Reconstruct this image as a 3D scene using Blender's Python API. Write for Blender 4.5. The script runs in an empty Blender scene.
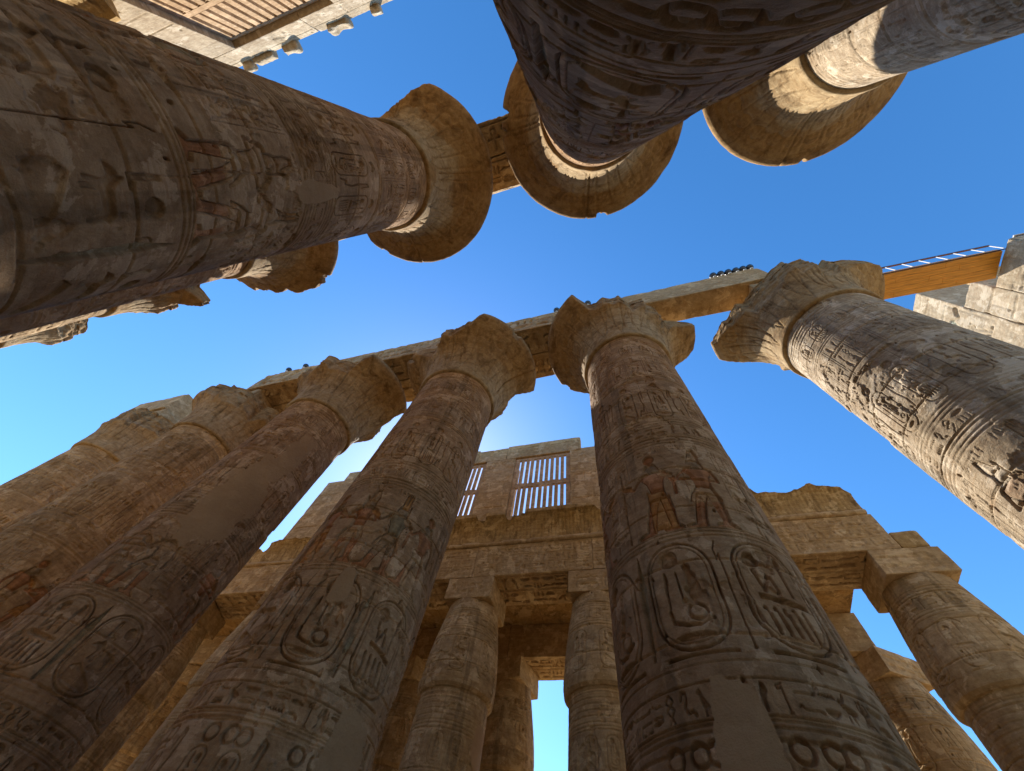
import bpy, math, random
import numpy as np
from mathutils import Matrix

# ------------------------------------------------------------------ camera, world, sun
SC = bpy.context.scene
COL = bpy.data.collections.new("temple"); SC.collection.children.link(COL)
CAMZ = 1.6
cd = bpy.data.cameras.new("camera"); cam = bpy.data.objects.new("camera", cd); COL.objects.link(cam)
Mw = [(-0.95851502, -0.25564465, 0.12607448), (0.17486312, -0.87666605, -0.44819586), (0.22510409, -0.40755669, 0.88500039)]
cam.matrix_world = Matrix(((Mw[0][0], -Mw[1][0], -Mw[2][0], 0), (Mw[0][1], -Mw[1][1], -Mw[2][1], 0),
                           (Mw[0][2], -Mw[1][2], -Mw[2][2], CAMZ), (0, 0, 0, 1)))
cd.sensor_width = 36.0; cd.lens = 387.82 / 1024 * 36; cd.clip_start = 0.05; cd.clip_end = 2000
SC.camera = cam

SUN_AZ = 140.0     # degrees clockwise from north (+Y)
SUN_EL = 44.0
w = bpy.data.worlds.new("World"); SC.world = w; w.use_nodes = True
nt = w.node_tree; bg = nt.nodes["Background"]
sky = nt.nodes.new("ShaderNodeTexSky"); sky.sky_type = 'NISHITA'; sky.sun_disc = False
sky.sun_elevation = math.radians(SUN_EL); sky.sun_rotation = math.radians(SUN_AZ)
sky.air_density = 1.0; sky.dust_density = 0.2; sky.ozone_density = 3.0; sky.altitude = 80
hs = nt.nodes.new("ShaderNodeHueSaturation"); hs.inputs["Saturation"].default_value = 1.27; hs.inputs["Value"].default_value = 1.0
nt.links.new(sky.outputs[0], hs.inputs["Color"]); nt.links.new(hs.outputs[0], bg.inputs[0]); bg.inputs[1].default_value = 0.132
sl = bpy.data.lights.new("sun", 'SUN'); sl.energy = 4.4; sl.angle = math.radians(0.53); sl.color = (1.0, 0.92, 0.80)
so = bpy.data.objects.new("sun", sl); COL.objects.link(so)
so.rotation_euler = (math.radians(90 - SUN_EL), 0, math.radians(180 - SUN_AZ)); so.location = (0, 0, 60)
SC.view_settings.view_transform = 'Standard'; SC.view_settings.look = 'None'
SC.view_settings.exposure = 1.15; SC.view_settings.gamma = 1.0
SC.render.engine = 'CYCLES'
SC.cycles.max_bounces = 8; SC.cycles.diffuse_bounces = 6; SC.cycles.use_denoising = True

RNG = np.random.RandomState(7)
PI = math.pi

# ------------------------------------------------------------------ noise
def up1(a, n, wrap):
    m = len(a) if wrap else len(a) - 1
    t = np.linspace(0, m, n, endpoint=not wrap) if not wrap else np.arange(n) * m / n
    i = np.minimum(np.floor(t).astype(int), m - 1 if not wrap else m); f = t - i; f = f * f * (3 - 2 * f)
    j = (i + 1) % len(a) if wrap else i + 1
    i = i % len(a)
    return i, j, f
def grid_noise(h, w, ny, nx, rng, wrap=False):
    g = rng.rand(ny + 1, nx if wrap else nx + 1)
    i, j, f = up1(g, h, False); g = g[i] * (1 - f)[:, None] + g[j] * f[:, None]
    g = g.T; i, j, f = up1(g, w, wrap); g = g[i] * (1 - f)[:, None] + g[j] * f[:, None]
    return g.T
def fbm2(h, w, ny, nx, rng, octs=5, wrap=False, gain=0.5):
    o = 0; a = 1; s = 0
    for k in range(octs):
        if ny > h or nx > w: break
        o = o + a * grid_noise(h, w, ny, nx, rng, wrap); s += a; a *= gain; ny *= 2; nx *= 2
    return o / s
TAB = np.random.RandomState(3).rand(65536)
def vn3(P, seed=0):
    i = np.floor(P).astype(np.int64); f = P - i; f = f * f * (3 - 2 * f)
    out = 0
    for dx in (0, 1):
        for dy in (0, 1):
            for dz in (0, 1):
                h = ((i[:, 0] + dx) * 73856093) ^ ((i[:, 1] + dy) * 19349663) ^ ((i[:, 2] + dz) * 83492791) ^ (seed * 2654435)
                h = (h ^ (h >> 13)) * 1274126177
                v = TAB[(h ^ (h >> 16)) & 65535]
                wt = (f[:, 0] if dx else 1 - f[:, 0]) * (f[:, 1] if dy else 1 - f[:, 1]) * (f[:, 2] if dz else 1 - f[:, 2])
                out = out + v * wt
    return out
def fbm3(P, scale, seed=0, octs=4):
    o = 0; a = 1; s = 0; Q = np.asarray(P, float) * scale
    for k in range(octs):
        o = o + a * vn3(Q, seed + k * 17); s += a; a *= 0.5; Q = Q * 2.03 + 5.1
    return o / s
def smooth(x, a, b):
    t = np.clip((x - a) / (b - a), 0, 1); return t * t * (3 - 2 * t)

# ------------------------------------------------------------------ materials
def stone_mat(name, c1, c2, stain=(0.10, 0.06, 0.035), stain_amt=0.35, scale=1.0, bump=0.35, grain=1.0, streak=False, attr=True, pale=0.5):
    m = bpy.data.materials.new(name); m.use_nodes = True; n = m.node_tree.nodes; L = m.node_tree.links
    b = n["Principled BSDF"]; b.inputs["Roughness"].default_value = 0.93
    b.inputs["Specular IOR Level"].default_value = 0.15
    tc = n.new("ShaderNodeTexCoord"); obi = n.new("ShaderNodeObjectInfo")
    off = n.new("ShaderNodeVectorMath"); off.operation = 'MULTIPLY_ADD'
    L.new(obi.outputs["Random"], off.inputs[0]); off.inputs[1].default_value = (37, 61, 23); L.new(tc.outputs["Object"], off.inputs[2])
    V = off.outputs[0]
    def noise(sc, det=6, rough=0.6, vec=None, dist=0.0):
        t = n.new("ShaderNodeTexNoise"); t.inputs["Scale"].default_value = sc; t.inputs["Detail"].default_value = det
        t.inputs["Roughness"].default_value = rough; t.inputs["Distortion"].default_value = dist
        L.new(vec or V, t.inputs["Vector"]); return t.outputs["Fac"]
    def ramp(f, a, b_, ca=(0, 0, 0, 1), cb=(1, 1, 1, 1)):
        r = n.new("ShaderNodeValToRGB"); r.color_ramp.elements[0].position = a; r.color_ramp.elements[1].position = b_
        r.color_ramp.elements[0].color = ca; r.color_ramp.elements[1].color = cb; L.new(f, r.inputs[0]); return r.outputs[0]
    def mix(f, a, c, mode='MIX'):
        x = n.new("ShaderNodeMix"); x.data_type = 'RGBA'; x.blend_type = mode
        for s, v in ((x.inputs[0], f), (x.inputs[6], a), (x.inputs[7], c)):
            if isinstance(v, (int, float)): s.default_value = v
            elif isinstance(v, tuple): s.default_value = (*v, 1) if len(v) == 3 else v
            else: L.new(v, s)
        return x.outputs[2]
    col = mix(ramp(noise(0.9 * scale), 0.35, 0.65), c1, c2)
    col = mix(ramp(noise(5.5 * scale, 8, 0.7), 0.35, 0.65), col, mix(1.0, col, (0.64, 0.60, 0.56), 'MULTIPLY'))
    sv = V
    if streak:
        mp = n.new("ShaderNodeMapping"); mp.inputs["Scale"].default_value = streak if isinstance(streak, tuple) else (3.5, 3.5, 0.5); L.new(V, mp.inputs[0]); sv = mp.outputs[0]
    sf = ramp(noise(1.3 * scale, 7, 0.68, sv, 0.8), 0.50, 0.68)
    sm = n.new("ShaderNodeMath"); sm.operation = 'MULTIPLY'; L.new(sf, sm.inputs[0]); sm.inputs[1].default_value = stain_amt
    col = mix(sm.outputs[0], col, stain)
    lf = ramp(noise(1.7 * scale, 9, 0.62, None, 0.3), 0.555, 0.575)
    lm = n.new("ShaderNodeMath"); lm.operation = 'MULTIPLY'; L.new(lf, lm.inputs[0]); lm.inputs[1].default_value = pale
    col = mix(lm.outputs[0], col, tuple(min(1, x * y) for x, y in zip(c2, (1.28, 1.33, 1.42))))
    mp2 = n.new("ShaderNodeMapping"); mp2.inputs["Scale"].default_value = (1, 1, 7); mp2.inputs["Location"].default_value = (3, 5, 9); L.new(V, mp2.inputs[0])
    bed = ramp(noise(1.5 * scale, 7, 0.65, mp2.outputs[0], 0.3), 0.42, 0.62)
    col = mix(bed, col, mix(1.0, col, (0.85, 0.81, 0.77), 'MULTIPLY'))
    df = ramp(noise(2.3 * scale, 8, 0.6, mp2.outputs[0], 0.2), 0.60, 0.615)
    dm = n.new("ShaderNodeMath"); dm.operation = 'MULTIPLY'; L.new(df, dm.inputs[0]); dm.inputs[1].default_value = 0.45
    col = mix(dm.outputs[0], col, tuple(x * y for x, y in zip(c1, (0.78, 0.66, 0.55))))
    col = mix(ramp(noise(60 * grain, 3, 0.7), 0.3, 0.7), mix(1.0, col, (0.85, 0.84, 0.83), 'MULTIPLY'), col)
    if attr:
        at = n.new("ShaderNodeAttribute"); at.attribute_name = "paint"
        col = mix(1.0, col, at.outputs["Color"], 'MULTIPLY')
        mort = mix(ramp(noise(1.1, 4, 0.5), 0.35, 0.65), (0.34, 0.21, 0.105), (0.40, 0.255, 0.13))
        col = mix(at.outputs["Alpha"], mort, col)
    L.new(col, b.inputs["Base Color"])
    bh = n.new("ShaderNodeMath"); bh.operation = 'MULTIPLY_ADD'
    L.new(noise(9 * grain, 9, 0.72), bh.inputs[0]); bh.inputs[1].default_value = 1.0
    b2 = n.new("ShaderNodeMath"); b2.operation = 'MULTIPLY'; L.new(noise(70 * grain, 4, 0.6), b2.inputs[0]); b2.inputs[1].default_value = 0.25
    L.new(b2.outputs[0], bh.inputs[2])
    bp = n.new("ShaderNodeBump"); bp.inputs["Strength"].default_value = bump; bp.inputs["Distance"].default_value = 0.08
    L.new(bh.outputs[0], bp.inputs["Height"]); L.new(bp.outputs[0], b.inputs["Normal"])
    return m
def plain_mat(name, c, rough=0.6, metal=0.0, noise_amt=0.25, scale=6.0, stretch=(1, 1, 1)):
    m = bpy.data.materials.new(name); m.use_nodes = True; n = m.node_tree.nodes; L = m.node_tree.links
    b = n["Principled BSDF"]; b.inputs["Roughness"].default_value = rough; b.inputs["Metallic"].default_value = metal
    tc = n.new("ShaderNodeTexCoord"); mp = n.new("ShaderNodeMapping"); mp.inputs["Scale"].default_value = stretch; L.new(tc.outputs["Object"], mp.inputs[0])
    t = n.new("ShaderNodeTexNoise"); t.inputs["Scale"].default_value = scale; t.inputs["Detail"].default_value = 6; L.new(mp.outputs[0], t.inputs["Vector"])
    r = n.new("ShaderNodeValToRGB"); L.new(t.outputs["Fac"], r.inputs[0])
    r.color_ramp.elements[0].position = 0.3; r.color_ramp.elements[1].position = 0.7
    r.color_ramp.elements[0].color = (*[x * (1 - noise_amt) for x in c], 1); r.color_ramp.elements[1].color = (*[min(1, x * (1 + noise_amt)) for x in c], 1)
    L.new(r.outputs[0], b.inputs["Base Color"])
    return m

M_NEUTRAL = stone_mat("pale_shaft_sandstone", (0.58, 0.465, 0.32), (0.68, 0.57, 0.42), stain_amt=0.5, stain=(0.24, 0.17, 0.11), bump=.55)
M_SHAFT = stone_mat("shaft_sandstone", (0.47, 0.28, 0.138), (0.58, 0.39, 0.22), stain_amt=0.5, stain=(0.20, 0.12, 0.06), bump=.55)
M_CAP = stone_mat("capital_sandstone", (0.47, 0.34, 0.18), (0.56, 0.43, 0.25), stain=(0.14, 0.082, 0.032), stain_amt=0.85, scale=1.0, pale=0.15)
M_BLOCK = stone_mat("block_sandstone", (0.50, 0.34, 0.165), (0.58, 0.42, 0.235), stain_amt=0.5, stain=(0.15, 0.085, 0.04))
M_WALL = stone_mat("wall_sandstone", (0.56, 0.385, 0.185), (0.63, 0.46, 0.255), stain_amt=0.35, stain=(0.24, 0.15, 0.08))
M_CORN = stone_mat("cornice_sandstone", (0.50, 0.33, 0.13), (0.57, 0.40, 0.19), stain=(0.09, 0.05, 0.02), stain_amt=0.7, streak=(2.5, 2.5, 0.5))
M_PALE = stone_mat("pale_sandstone", (0.52, 0.425, 0.29), (0.58, 0.49, 0.35), stain_amt=0.25, stain=(0.30, 0.22, 0.14))
M_DARK = stone_mat("roof_slab_stone", (0.46, 0.28, 0.10), (0.50, 0.33, 0.15), stain=(0.07, 0.04, 0.02), stain_amt=0.7, attr=False)
M_GROUND = stone_mat("sandy_floor", (0.50, 0.36, 0.195), (0.56, 0.42, 0.24), stain_amt=0.2, scale=0.4, attr=False)
M_GRILLE = stone_mat("grille_stone", (0.54, 0.37, 0.21), (0.60, 0.43, 0.26), stain_amt=0.15, stain=(0.3, 0.18, 0.1), attr=False, bump=0.2)
M_WOOD = plain_mat("orange_planks", (0.75, 0.35, 0.045), 0.45, 0, 0.3, 3.0, (0.6, 8, 8))
M_RAIL = plain_mat("rail_paint", (0.10, 0.05, 0.035), 0.4)
M_WHITE = plain_mat("white_metal", (0.6, 0.6, 0.58), 0.4, 0, 0.05)
M_LAMP = plain_mat("lamp_housing", (0.02, 0.022, 0.03), 0.35, 0, 0.2)

# ------------------------------------------------------------------ object helpers
def tag(o, label=None, cat=None, group=None, kind=None):
    if label: o["label"] = label
    if cat: o["category"] = cat
    if group: o["group"] = group
    if kind: o["kind"] = kind
    return o
def empty(name, loc, label, cat, group=None):
    o = bpy.data.objects.new(name, None); COL.objects.link(o); o.location = loc; o.empty_display_size = 0.3
    return tag(o, label, cat, group)
def mesh_obj(name, V, Q, mat, parent=None, paint=None, smooth_sh=True):
    me = bpy.data.meshes.new(name); V = np.ascontiguousarray(V, np.float32); Q = np.ascontiguousarray(Q, np.int32)
    me.vertices.add(len(V)); me.vertices.foreach_set("co", V.ravel())
    k = Q.shape[1]
    me.loops.add(Q.size); me.loops.foreach_set("vertex_index", Q.ravel())
    me.polygons.add(len(Q)); me.polygons.foreach_set("loop_start", np.arange(0, Q.size, k, dtype=np.int32))
    try: me.polygons.foreach_set("loop_total", np.full(len(Q), k, np.int32))
    except Exception: pass
    me.polygons.foreach_set("use_smooth", np.full(len(Q), smooth_sh, bool))
    me.update(calc_edges=True)
    if paint is None: paint = np.ones((len(V), 3))
    a = me.color_attributes.new("paint", 'FLOAT_COLOR', 'POINT')
    if paint.shape[1] == 3: paint = np.concatenate([paint, np.ones((len(V), 1))], 1)
    a.data.foreach_set("color", paint.astype(np.float32).ravel())
    me.materials.append(mat)
    o = bpy.data.objects.new(name, me); COL.objects.link(o); o.parent = parent
    return o
def grid_quads(ny, nx, wrap, base=0):
    j = np.arange(ny - 1)[:, None]; i = np.arange(nx if wrap else nx - 1)[None, :]
    i2 = (i + 1) % nx
    a = base + j * nx + i; b = base + j * nx + i2; c = base + (j + 1) * nx + i2; d = base + (j + 1) * nx + i
    return np.stack([a, b, c, d], -1).reshape(-1, 4)
def copy_thing(root, loc, rotz, label, group=None):
    r = root.copy(); COL.objects.link(r); r.location = loc; r.rotation_euler = (0, 0, rotz); r["label"] = label
    if group: r["group"] = group
    for ch in root.children:
        c = ch.copy(); COL.objects.link(c); c.parent = r
        for g in ch.children:
            d = g.copy(); COL.objects.link(d); d.parent = c
    return r

# ------------------------------------------------------------------ relief canvas and glyphs
RED, OCH, BLU, GRN, WHT = (1.0, 0.70, 0.56), (1.15, 0.86, 0.48), (0.74, 0.92, 0.98), (0.75, 1.0, 0.85), (1.22, 1.25, 1.25)
def L_(pts, w=0.07): return ('line', pts, w)
def P_(pts, c=None): return ('poly', pts, c)
def R_(x, y, r, w=0.06, ry=None): return ('ring', x, y, r, ry or r, w)
def D_(x, y, r, ry=None, c=None): return ('disc', x, y, r, ry or r, c)
G = {
 'sun': [D_(.5, .5, .42), R_(.5, .5, .42, .05)],
 'ring': [R_(.5, .5, .36, .10), D_(.5, .5, .1)],
 'water': [L_([(0, .4), (.1, .65), (.2, .4), (.3, .65), (.4, .4), (.5, .65), (.6, .4), (.7, .65), (.8, .4), (.9, .65), (1, .4)], .10)],
 'reed': [P_([(.42, 0), (.55, 0), (.58, .45), (.78, .7), (.7, .95), (.55, 1), (.4, .6)])],
 'reeds': [P_([(.15, 0), (.25, 0), (.28, .45), (.45, .8), (.32, 1), (.15, .6)]), P_([(.6, 0), (.7, 0), (.73, .45), (.9, .8), (.77, 1), (.6, .6)])],
 'mouth': [P_([(0, .5), (.25, .72), (.5, .8), (.75, .72), (1, .5), (.75, .28), (.5, .2), (.25, .28)])],
 'bread': [P_([(.05, .2), (.95, .2), (.88, .55), (.7, .78), (.5, .85), (.3, .78), (.12, .55)])],
 'basket': [P_([(0, .75), (1, .75), (.92, .45), (.72, .22), (.5, .15), (.28, .22), (.08, .45)])],
 'bird': [P_([(.0, .78), (.12, .9), (.28, .95), (.4, .85), (.42, .7), (.62, .5), (.95, .18), (.9, .1), (.6, .3), (.5, .28), (.48, .05), (.62, 0), (.3, 0), (.4, .06), (.4, .27), (.25, .38), (.2, .6), (.2, .72)])],
 'owl': [P_([(.25, .95), (.6, 1), (.7, .85), (.68, .65), (.8, .4), (.88, .08), (.7, .12), (.6, .25), (.58, .0), (.3, .0), (.42, .06), (.4, .25), (.25, .42), (.22, .65)])],
 'man': [P_([(.35, .95), (.5, 1), (.62, .92), (.6, .78), (.72, .68), (.78, .35), (.9, .1), (.85, 0), (.15, 0), (.1, .12), (.35, .2), (.3, .4), (.1, .5), (.08, .58), (.35, .58), (.4, .76)])],
 'king': [P_([(.4, .8), (.36, .95), (.5, 1), (.66, .9), (.64, .76), (.76, .66), (.8, .3), (.95, .25), (.95, .12), (.55, .1), (.55, 0), (.1, 0), (.1, .08), (.3, .14), (.25, .36), (.4, .42), (.4, .66)]), L_([(.15, .15), (.12, .75)], .06)],
 'ankh': [R_(.5, .76, .17, .08, .2), L_([(.5, .56), (.5, 0)], .11), L_([(.15, .5), (.85, .5)], .10)],
 'feather': [P_([(.4, 0), (.55, 0), (.55, .5), (.75, .85), (.65, 1), (.45, .95), (.35, .7), (.4, .45)])],
 'cobra': [L_([(.2, .7), (.3, .95), (.5, .9), (.5, .6), (.35, .4), (.5, .2), (.75, .25), (.9, .08)], .13)],
 'snake': [L_([(0, .6), (.1, .75), (.22, .45), (.5, .4), (.8, .5), (1, .3)], .12)],
 'eye': [P_([(0, .5), (.3, .72), (.65, .75), (1, .55), (.65, .35), (.3, .32)]), L_([(.1, .9), (.5, 1), (.95, .85)], .07)],
 'leg': [P_([(.35, 1), (.6, 1), (.58, .25), (.95, .12), (.95, 0), (.3, 0)])],
 'strokes': [L_([(.15, .1), (.15, .9)], .12), L_([(.5, .1), (.5, .9)], .12), L_([(.85, .1), (.85, .9)], .12)],
 'djed': [L_([(.5, 0), (.5, 1)], .2), L_([(.2, .95), (.8, .95)], .07), L_([(.2, .8), (.8, .8)], .07), L_([(.2, .65), (.8, .65)], .07), L_([(.15, .03), (.85, .03)], .09)],
 'was': [L_([(.5, 0), (.5, .85), (.25, .8), (.2, .9), (.55, 1)], .08), L_([(.4, 0), (.6, 0)], .1)],
 'scarab': [D_(.5, .45, .25, .36), D_(.5, .86, .14), L_([(.2, .9), (.1, .6), (.3, .5)], .06), L_([(.8, .9), (.9, .6), (.7, .5)], .06), L_([(.3, .3), (.1, .1)], .06), L_([(.7, .3), (.9, .1)], .06)],
 'board': [P_([(0, .2), (1, .2), (1, .55), (0, .55)]), L_([(.1, .55), (.1, .8)], .07), L_([(.26, .55), (.26, .8)], .07), L_([(.42, .55), (.42, .8)], .07), L_([(.58, .55), (.58, .8)], .07), L_([(.74, .55), (.74, .8)], .07), L_([(.9, .55), (.9, .8)], .07)],
 'beast': [P_([(0, .62), (.1, .8), (.22, .86), (.25, 1), (.33, .85), (.42, .68), (.85, .66), (.98, .5), (.93, .3), (.95, 0), (.86, 0), (.8, .32), (.72, .38), (.45, .38), (.4, .0), (.32, 0), (.33, .3), (.28, .1), (.2, .1), (.28, .5), (.2, .64)])],
 'arm': [P_([(0, .45), (.75, .45), (.9, .7), (1, .65), (.92, .3), (0, .3)])],
 'house': [L_([(.35, .1), (.05, .1), (.05, .9), (.95, .9), (.95, .1), (.65, .1)], .1)],
 'knot': [L_([(.5, 1), (.2, .75), (.8, .45), (.3, .0)], .08), L_([(.5, 1), (.8, .75), (.2, .45), (.7, .0)], .08)],
 'sedge': [L_([(.5, 0), (.5, 1)], .08), L_([(.5, .6), (.15, .8)], .07), L_([(.5, .45), (.85, .7)], .07), L_([(.5, .85), (.8, 1)], .06)],
 'bee': [P_([(.05, .7), (.2, .8), (.35, .65), (.6, .6), (.95, .45), (.8, .3), (.45, .35), (.2, .5)]), L_([(.3, .65), (.55, 1)], .1), L_([(.35, .4), (.3, .05)], .05), L_([(.55, .35), (.6, .05)], .05)],
 'papyrus': [L_([(.5, 0), (.5, .6)], .1), P_([(.45, .55), (.55, .55), (.95, 1), (.05, 1)])],
}
TALL = ['reed', 'reeds', 'bird', 'owl', 'man', 'king', 'ankh', 'feather', 'leg', 'djed', 'was', 'scarab', 'bee', 'sedge', 'papyrus', 'knot', 'cobra']
FLAT = ['water', 'mouth', 'bread', 'basket', 'snake', 'eye', 'strokes', 'board', 'arm', 'house', 'sun']

class Canvas:
    def __init__(s, W, H, res=0.012, wrap=False):
        s.W, s.H, s.res, s.wrap, s.bold = W, H, res, wrap, 1.0
        s.nx, s.ny = int(round(W / res)), int(round(H / res))
        s.D = np.zeros((s.ny, s.nx), np.float32); s.C = np.ones((s.ny, s.nx, 3), np.float32)
    def win(s, x0, y0, x1, y1):
        i0, i1 = int(math.floor(x0 / s.res)), int(math.ceil(x1 / s.res)) + 1
        j0, j1 = max(0, int(math.floor(y0 / s.res))), min(s.ny, int(math.ceil(y1 / s.res)) + 1)
        if not s.wrap: i0, i1 = max(0, i0), min(s.nx, i1)
        if i1 <= i0 or j1 <= j0: return None
        I = np.arange(i0, i1); J = np.arange(j0, j1)
        X, Y = np.meshgrid((I + .5) * s.res, (J + .5) * s.res)
        return np.ix_(J, I % s.nx), X, Y
    def put(s, ix, sd, depth, edge, col, hollow=0.0):
        d = depth * smooth(-sd, -edge * .5, edge)
        if hollow: d = d * (1 - hollow * smooth(-sd, 0.02, 0.11))
        s.D[ix] = np.maximum(s.D[ix], d)
        if col is not None:
            k = (smooth(-sd, 0, .01) * .9)[..., None]
            s.C[ix] = s.C[ix] * (1 - k) + np.array(col, np.float32) * k
    def poly(s, pts, depth=.02, col=None, edge=.007, hollow=0.3):
        p = np.array(pts, float); m = .02
        w_ = s.win(p[:, 0].min() - m, p[:, 1].min() - m, p[:, 0].max() + m, p[:, 1].max() + m)
        if w_ is None: return
        ix, X, Y = w_; dm = np.full(X.shape, 1e9); ins = np.zeros(X.shape, bool)
        for a, b in zip(p, np.roll(p, -1, 0)):
            dx, dy = b - a; l2 = dx * dx + dy * dy + 1e-12
            t = np.clip(((X - a[0]) * dx + (Y - a[1]) * dy) / l2, 0, 1)
            dm = np.minimum(dm, (X - a[0] - t * dx) ** 2 + (Y - a[1] - t * dy) ** 2)
            if abs(dy) > 1e-9:
                c = (a[1] > Y) != (b[1] > Y); ins ^= c & (X < (b[0] - a[0]) * (Y - a[1]) / dy + a[0])
        s.put(ix, np.where(ins, -1, 1) * np.sqrt(dm), depth, edge, col, hollow)
    def line(s, pts, wd, depth=.02, col=None, closed=False):
        p = np.array(pts, float); m = wd + .02
        w_ = s.win(p[:, 0].min() - m, p[:, 1].min() - m, p[:, 0].max() + m, p[:, 1].max() + m)
        if w_ is None: return
        ix, X, Y = w_; dm = np.full(X.shape, 1e9)
        segs = list(zip(p[:-1], p[1:])) + ([(p[-1], p[0])] if closed else [])
        for a, b in segs:
            dx, dy = b - a; l2 = dx * dx + dy * dy + 1e-12
            t = np.clip(((X - a[0]) * dx + (Y - a[1]) * dy) / l2, 0, 1)
            dm = np.minimum(dm, (X - a[0] - t * dx) ** 2 + (Y - a[1] - t * dy) ** 2)
        s.put(ix, np.sqrt(dm) - wd / 2, depth, min(.008, wd * .35), col)
    def ell(s, x, y, rx, ry, depth=.02, wd=None, col=None):
        t = np.linspace(0, 2 * PI, 28)[:-1]
        pts = np.stack([x + rx * np.cos(t), y + ry * np.sin(t)], 1)
        if wd: s.line(pts, wd, depth, col, closed=True)
        else: s.poly(pts, depth, col)
    def rrect(s, x0, y0, x1, y1, r, wd, depth, col=None):
        pts = []
        for cx, cy, a in ((x1 - r, y1 - r, 0), (x0 + r, y1 - r, 90), (x0 + r, y0 + r, 180), (x1 - r, y0 + r, 270)):
            for k in range(8):
                t = math.radians(a + k * 90 / 7); pts.append((cx + r * math.cos(t), cy + r * math.sin(t)))
        s.line(pts, wd, depth, col, closed=True)
    def glyph(s, name, x, y, w_, h, depth=.02, flip=False, col=None):
        for pr in G[name]:
            f = (lambda q: (x + ((1 - q[0]) if flip else q[0]) * w_, y + q[1] * h))
            if pr[0] == 'poly': s.poly([f(q) for q in pr[1]], depth, pr[2] or col)
            elif pr[0] == 'line': s.line([f(q) for q in pr[1]], max(.014, pr[2] * min(w_, h)) * s.bold, depth, col)
            elif pr[0] == 'ring':
                c = f((pr[1], pr[2])); s.ell(c[0], c[1], pr[3] * w_, pr[4] * h, depth, max(.012, pr[5] * min(w_, h)) * s.bold, col)
            elif pr[0] == 'disc':
                c = f((pr[1], pr[2])); s.ell(c[0], c[1], pr[3] * w_, pr[4] * h, depth * .8, None, pr[5] or col)
    def text_col(s, x, y0, y1, w_, rng, depth=.015, line=True, flip=False, col=None):
        if line: s.line([(x, y0), (x, y1)], .016, depth * .7); s.line([(x + w_, y0), (x + w_, y1)], .016, depth * .7)
        y = y1; g = w_ * .1
        while y > y0 + w_ * .4:
            if rng.rand() < .55:
                h = w_ * rng.uniform(.7, .95); 
                if y - h < y0: break
                k = rng.rand()
                if k < .5: s.glyph(TALL[rng.randint(len(TALL))], x + g * 1.5, y - h, w_ - 3 * g, h * .92, depth, flip, col)
                else:
                    s.glyph(TALL[rng.randint(len(TALL))], x + g, y - h, (w_ - 3 * g) * .5, h * .92, depth, flip, col)
                    s.glyph(TALL[rng.randint(len(TALL))], x + g + (w_ - g) * .5, y - h, (w_ - 3 * g) * .5, h * .92, depth, flip, col)
            else:
                h = w_ * rng.uniform(.28, .42)
                s.glyph(FLAT[rng.randint(len(FLAT))], x + g, y - h, w_ - 2 * g, h * .85, depth, flip, col)
            y -= h
    def text_row(s, x0, x1, y, h, rng, depth=.015, line=True, flip=False):
        if line: s.line([(x0, y), (x1, y)], .018, depth * .8); s.line([(x0, y + h), (x1, y + h)], .018, depth * .8)
        x = x0 + h * .1
        while x < x1 - h * .5:
            if rng.rand() < .5:
                w_ = h * rng.uniform(.45, .7); s.glyph(TALL[rng.randint(len(TALL))], x, y + h * .1, w_ * .9, h * .8, depth, flip)
            else:
                w_ = h * rng.uniform(.5, .75)
                s.glyph(FLAT[rng.randint(len(FLAT))], x, y + h * .55, w_ * .9, h * .33, depth, flip)
                s.glyph(FLAT[rng.randint(len(FLAT))], x, y + h * .1, w_ * .9, h * .33, depth, flip)
            x += w_
    def cartouche(s, x, y, w_, h, rng, depth=.03, kind=0, small=False, ring=True):
        s.rrect(x, y, x + w_, y + h, w_ * .46, max(.02, w_ * .032), depth) if ring else None
        if not small and ring: s.rrect(x + w_ * .06, y + w_ * .08, x + w_ * .92, y + h - w_ * .08, w_ * .38, .016, depth * .5)
        if ring: s.line([(x + w_ * .05, y - w_ * .06), (x + w_ * .95, y - w_ * .06)], max(.02, w_ * .035), depth)
        a, b = x + w_ * .18, w_ * .64
        if kind == 0:
            s.glyph('sun', x + w_ * .22, y + h * .74, w_ * .34, w_ * .34 if h < w_ * 2 else h * .18, depth * 1.4)
            s.glyph('reed', x + w_ * .16, y + h * .36, w_ * .2, h * .36, depth); s.glyph('king', x + w_ * .4, y + h * .38, w_ * .44, h * .40, depth)
            s.line([(x + w_ * .24, y + h * .34), (x + w_ * .26, y + h * .24), (x + w_ * .42, y + h * .2), (x + w_ * .6, y + h * .19), (x + w_ * .8, y + h * .24)], w_ * .05, depth)
            s.ell(x + w_ * .62, y + h * .30, w_ * .12, w_ * .11, depth, w_ * .05); s.glyph('mouth', x + w_ * .22, y + h * .06, w_ * .56, h * .09, depth)
        elif kind == 1:
            s.glyph('sun', x + w_ * .16, y + h * .72, w_ * .28, w_ * .28 if h < w_ * 2 else h * .15, depth * 1.4)
            s.glyph('feather', x + w_ * .56, y + h * .48, w_ * .3, h * .42, depth); s.line([(x + w_ * .26, y + h * .7), (x + w_ * .32, y + h * .5), (x + w_ * .46, y + h * .68), (x + w_ * .5, y + h * .5)], w_ * .05, depth)
            s.poly([(x + w_ * .2, y + h * .42), (x + w_ * .84, y + h * .38), (x + w_ * .84, y + h * .43), (x + w_ * .2, y + h * .47)], depth)
            for q in range(5): s.line([(x + w_ * (.24 + q * .13), y + h * .12), (x + w_ * (.2 + q * .13), y + h * .34)], w_ * .05, depth)
        else:
            s.glyph('sun', x + w_ * .54, y + h * .74, w_ * .28, w_ * .28 if h < w_ * 2 else h * .15, depth * 1.4); s.glyph('leg', x + w_ * .2, y + h * .66, w_ * .3, h * .24, depth)
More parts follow.
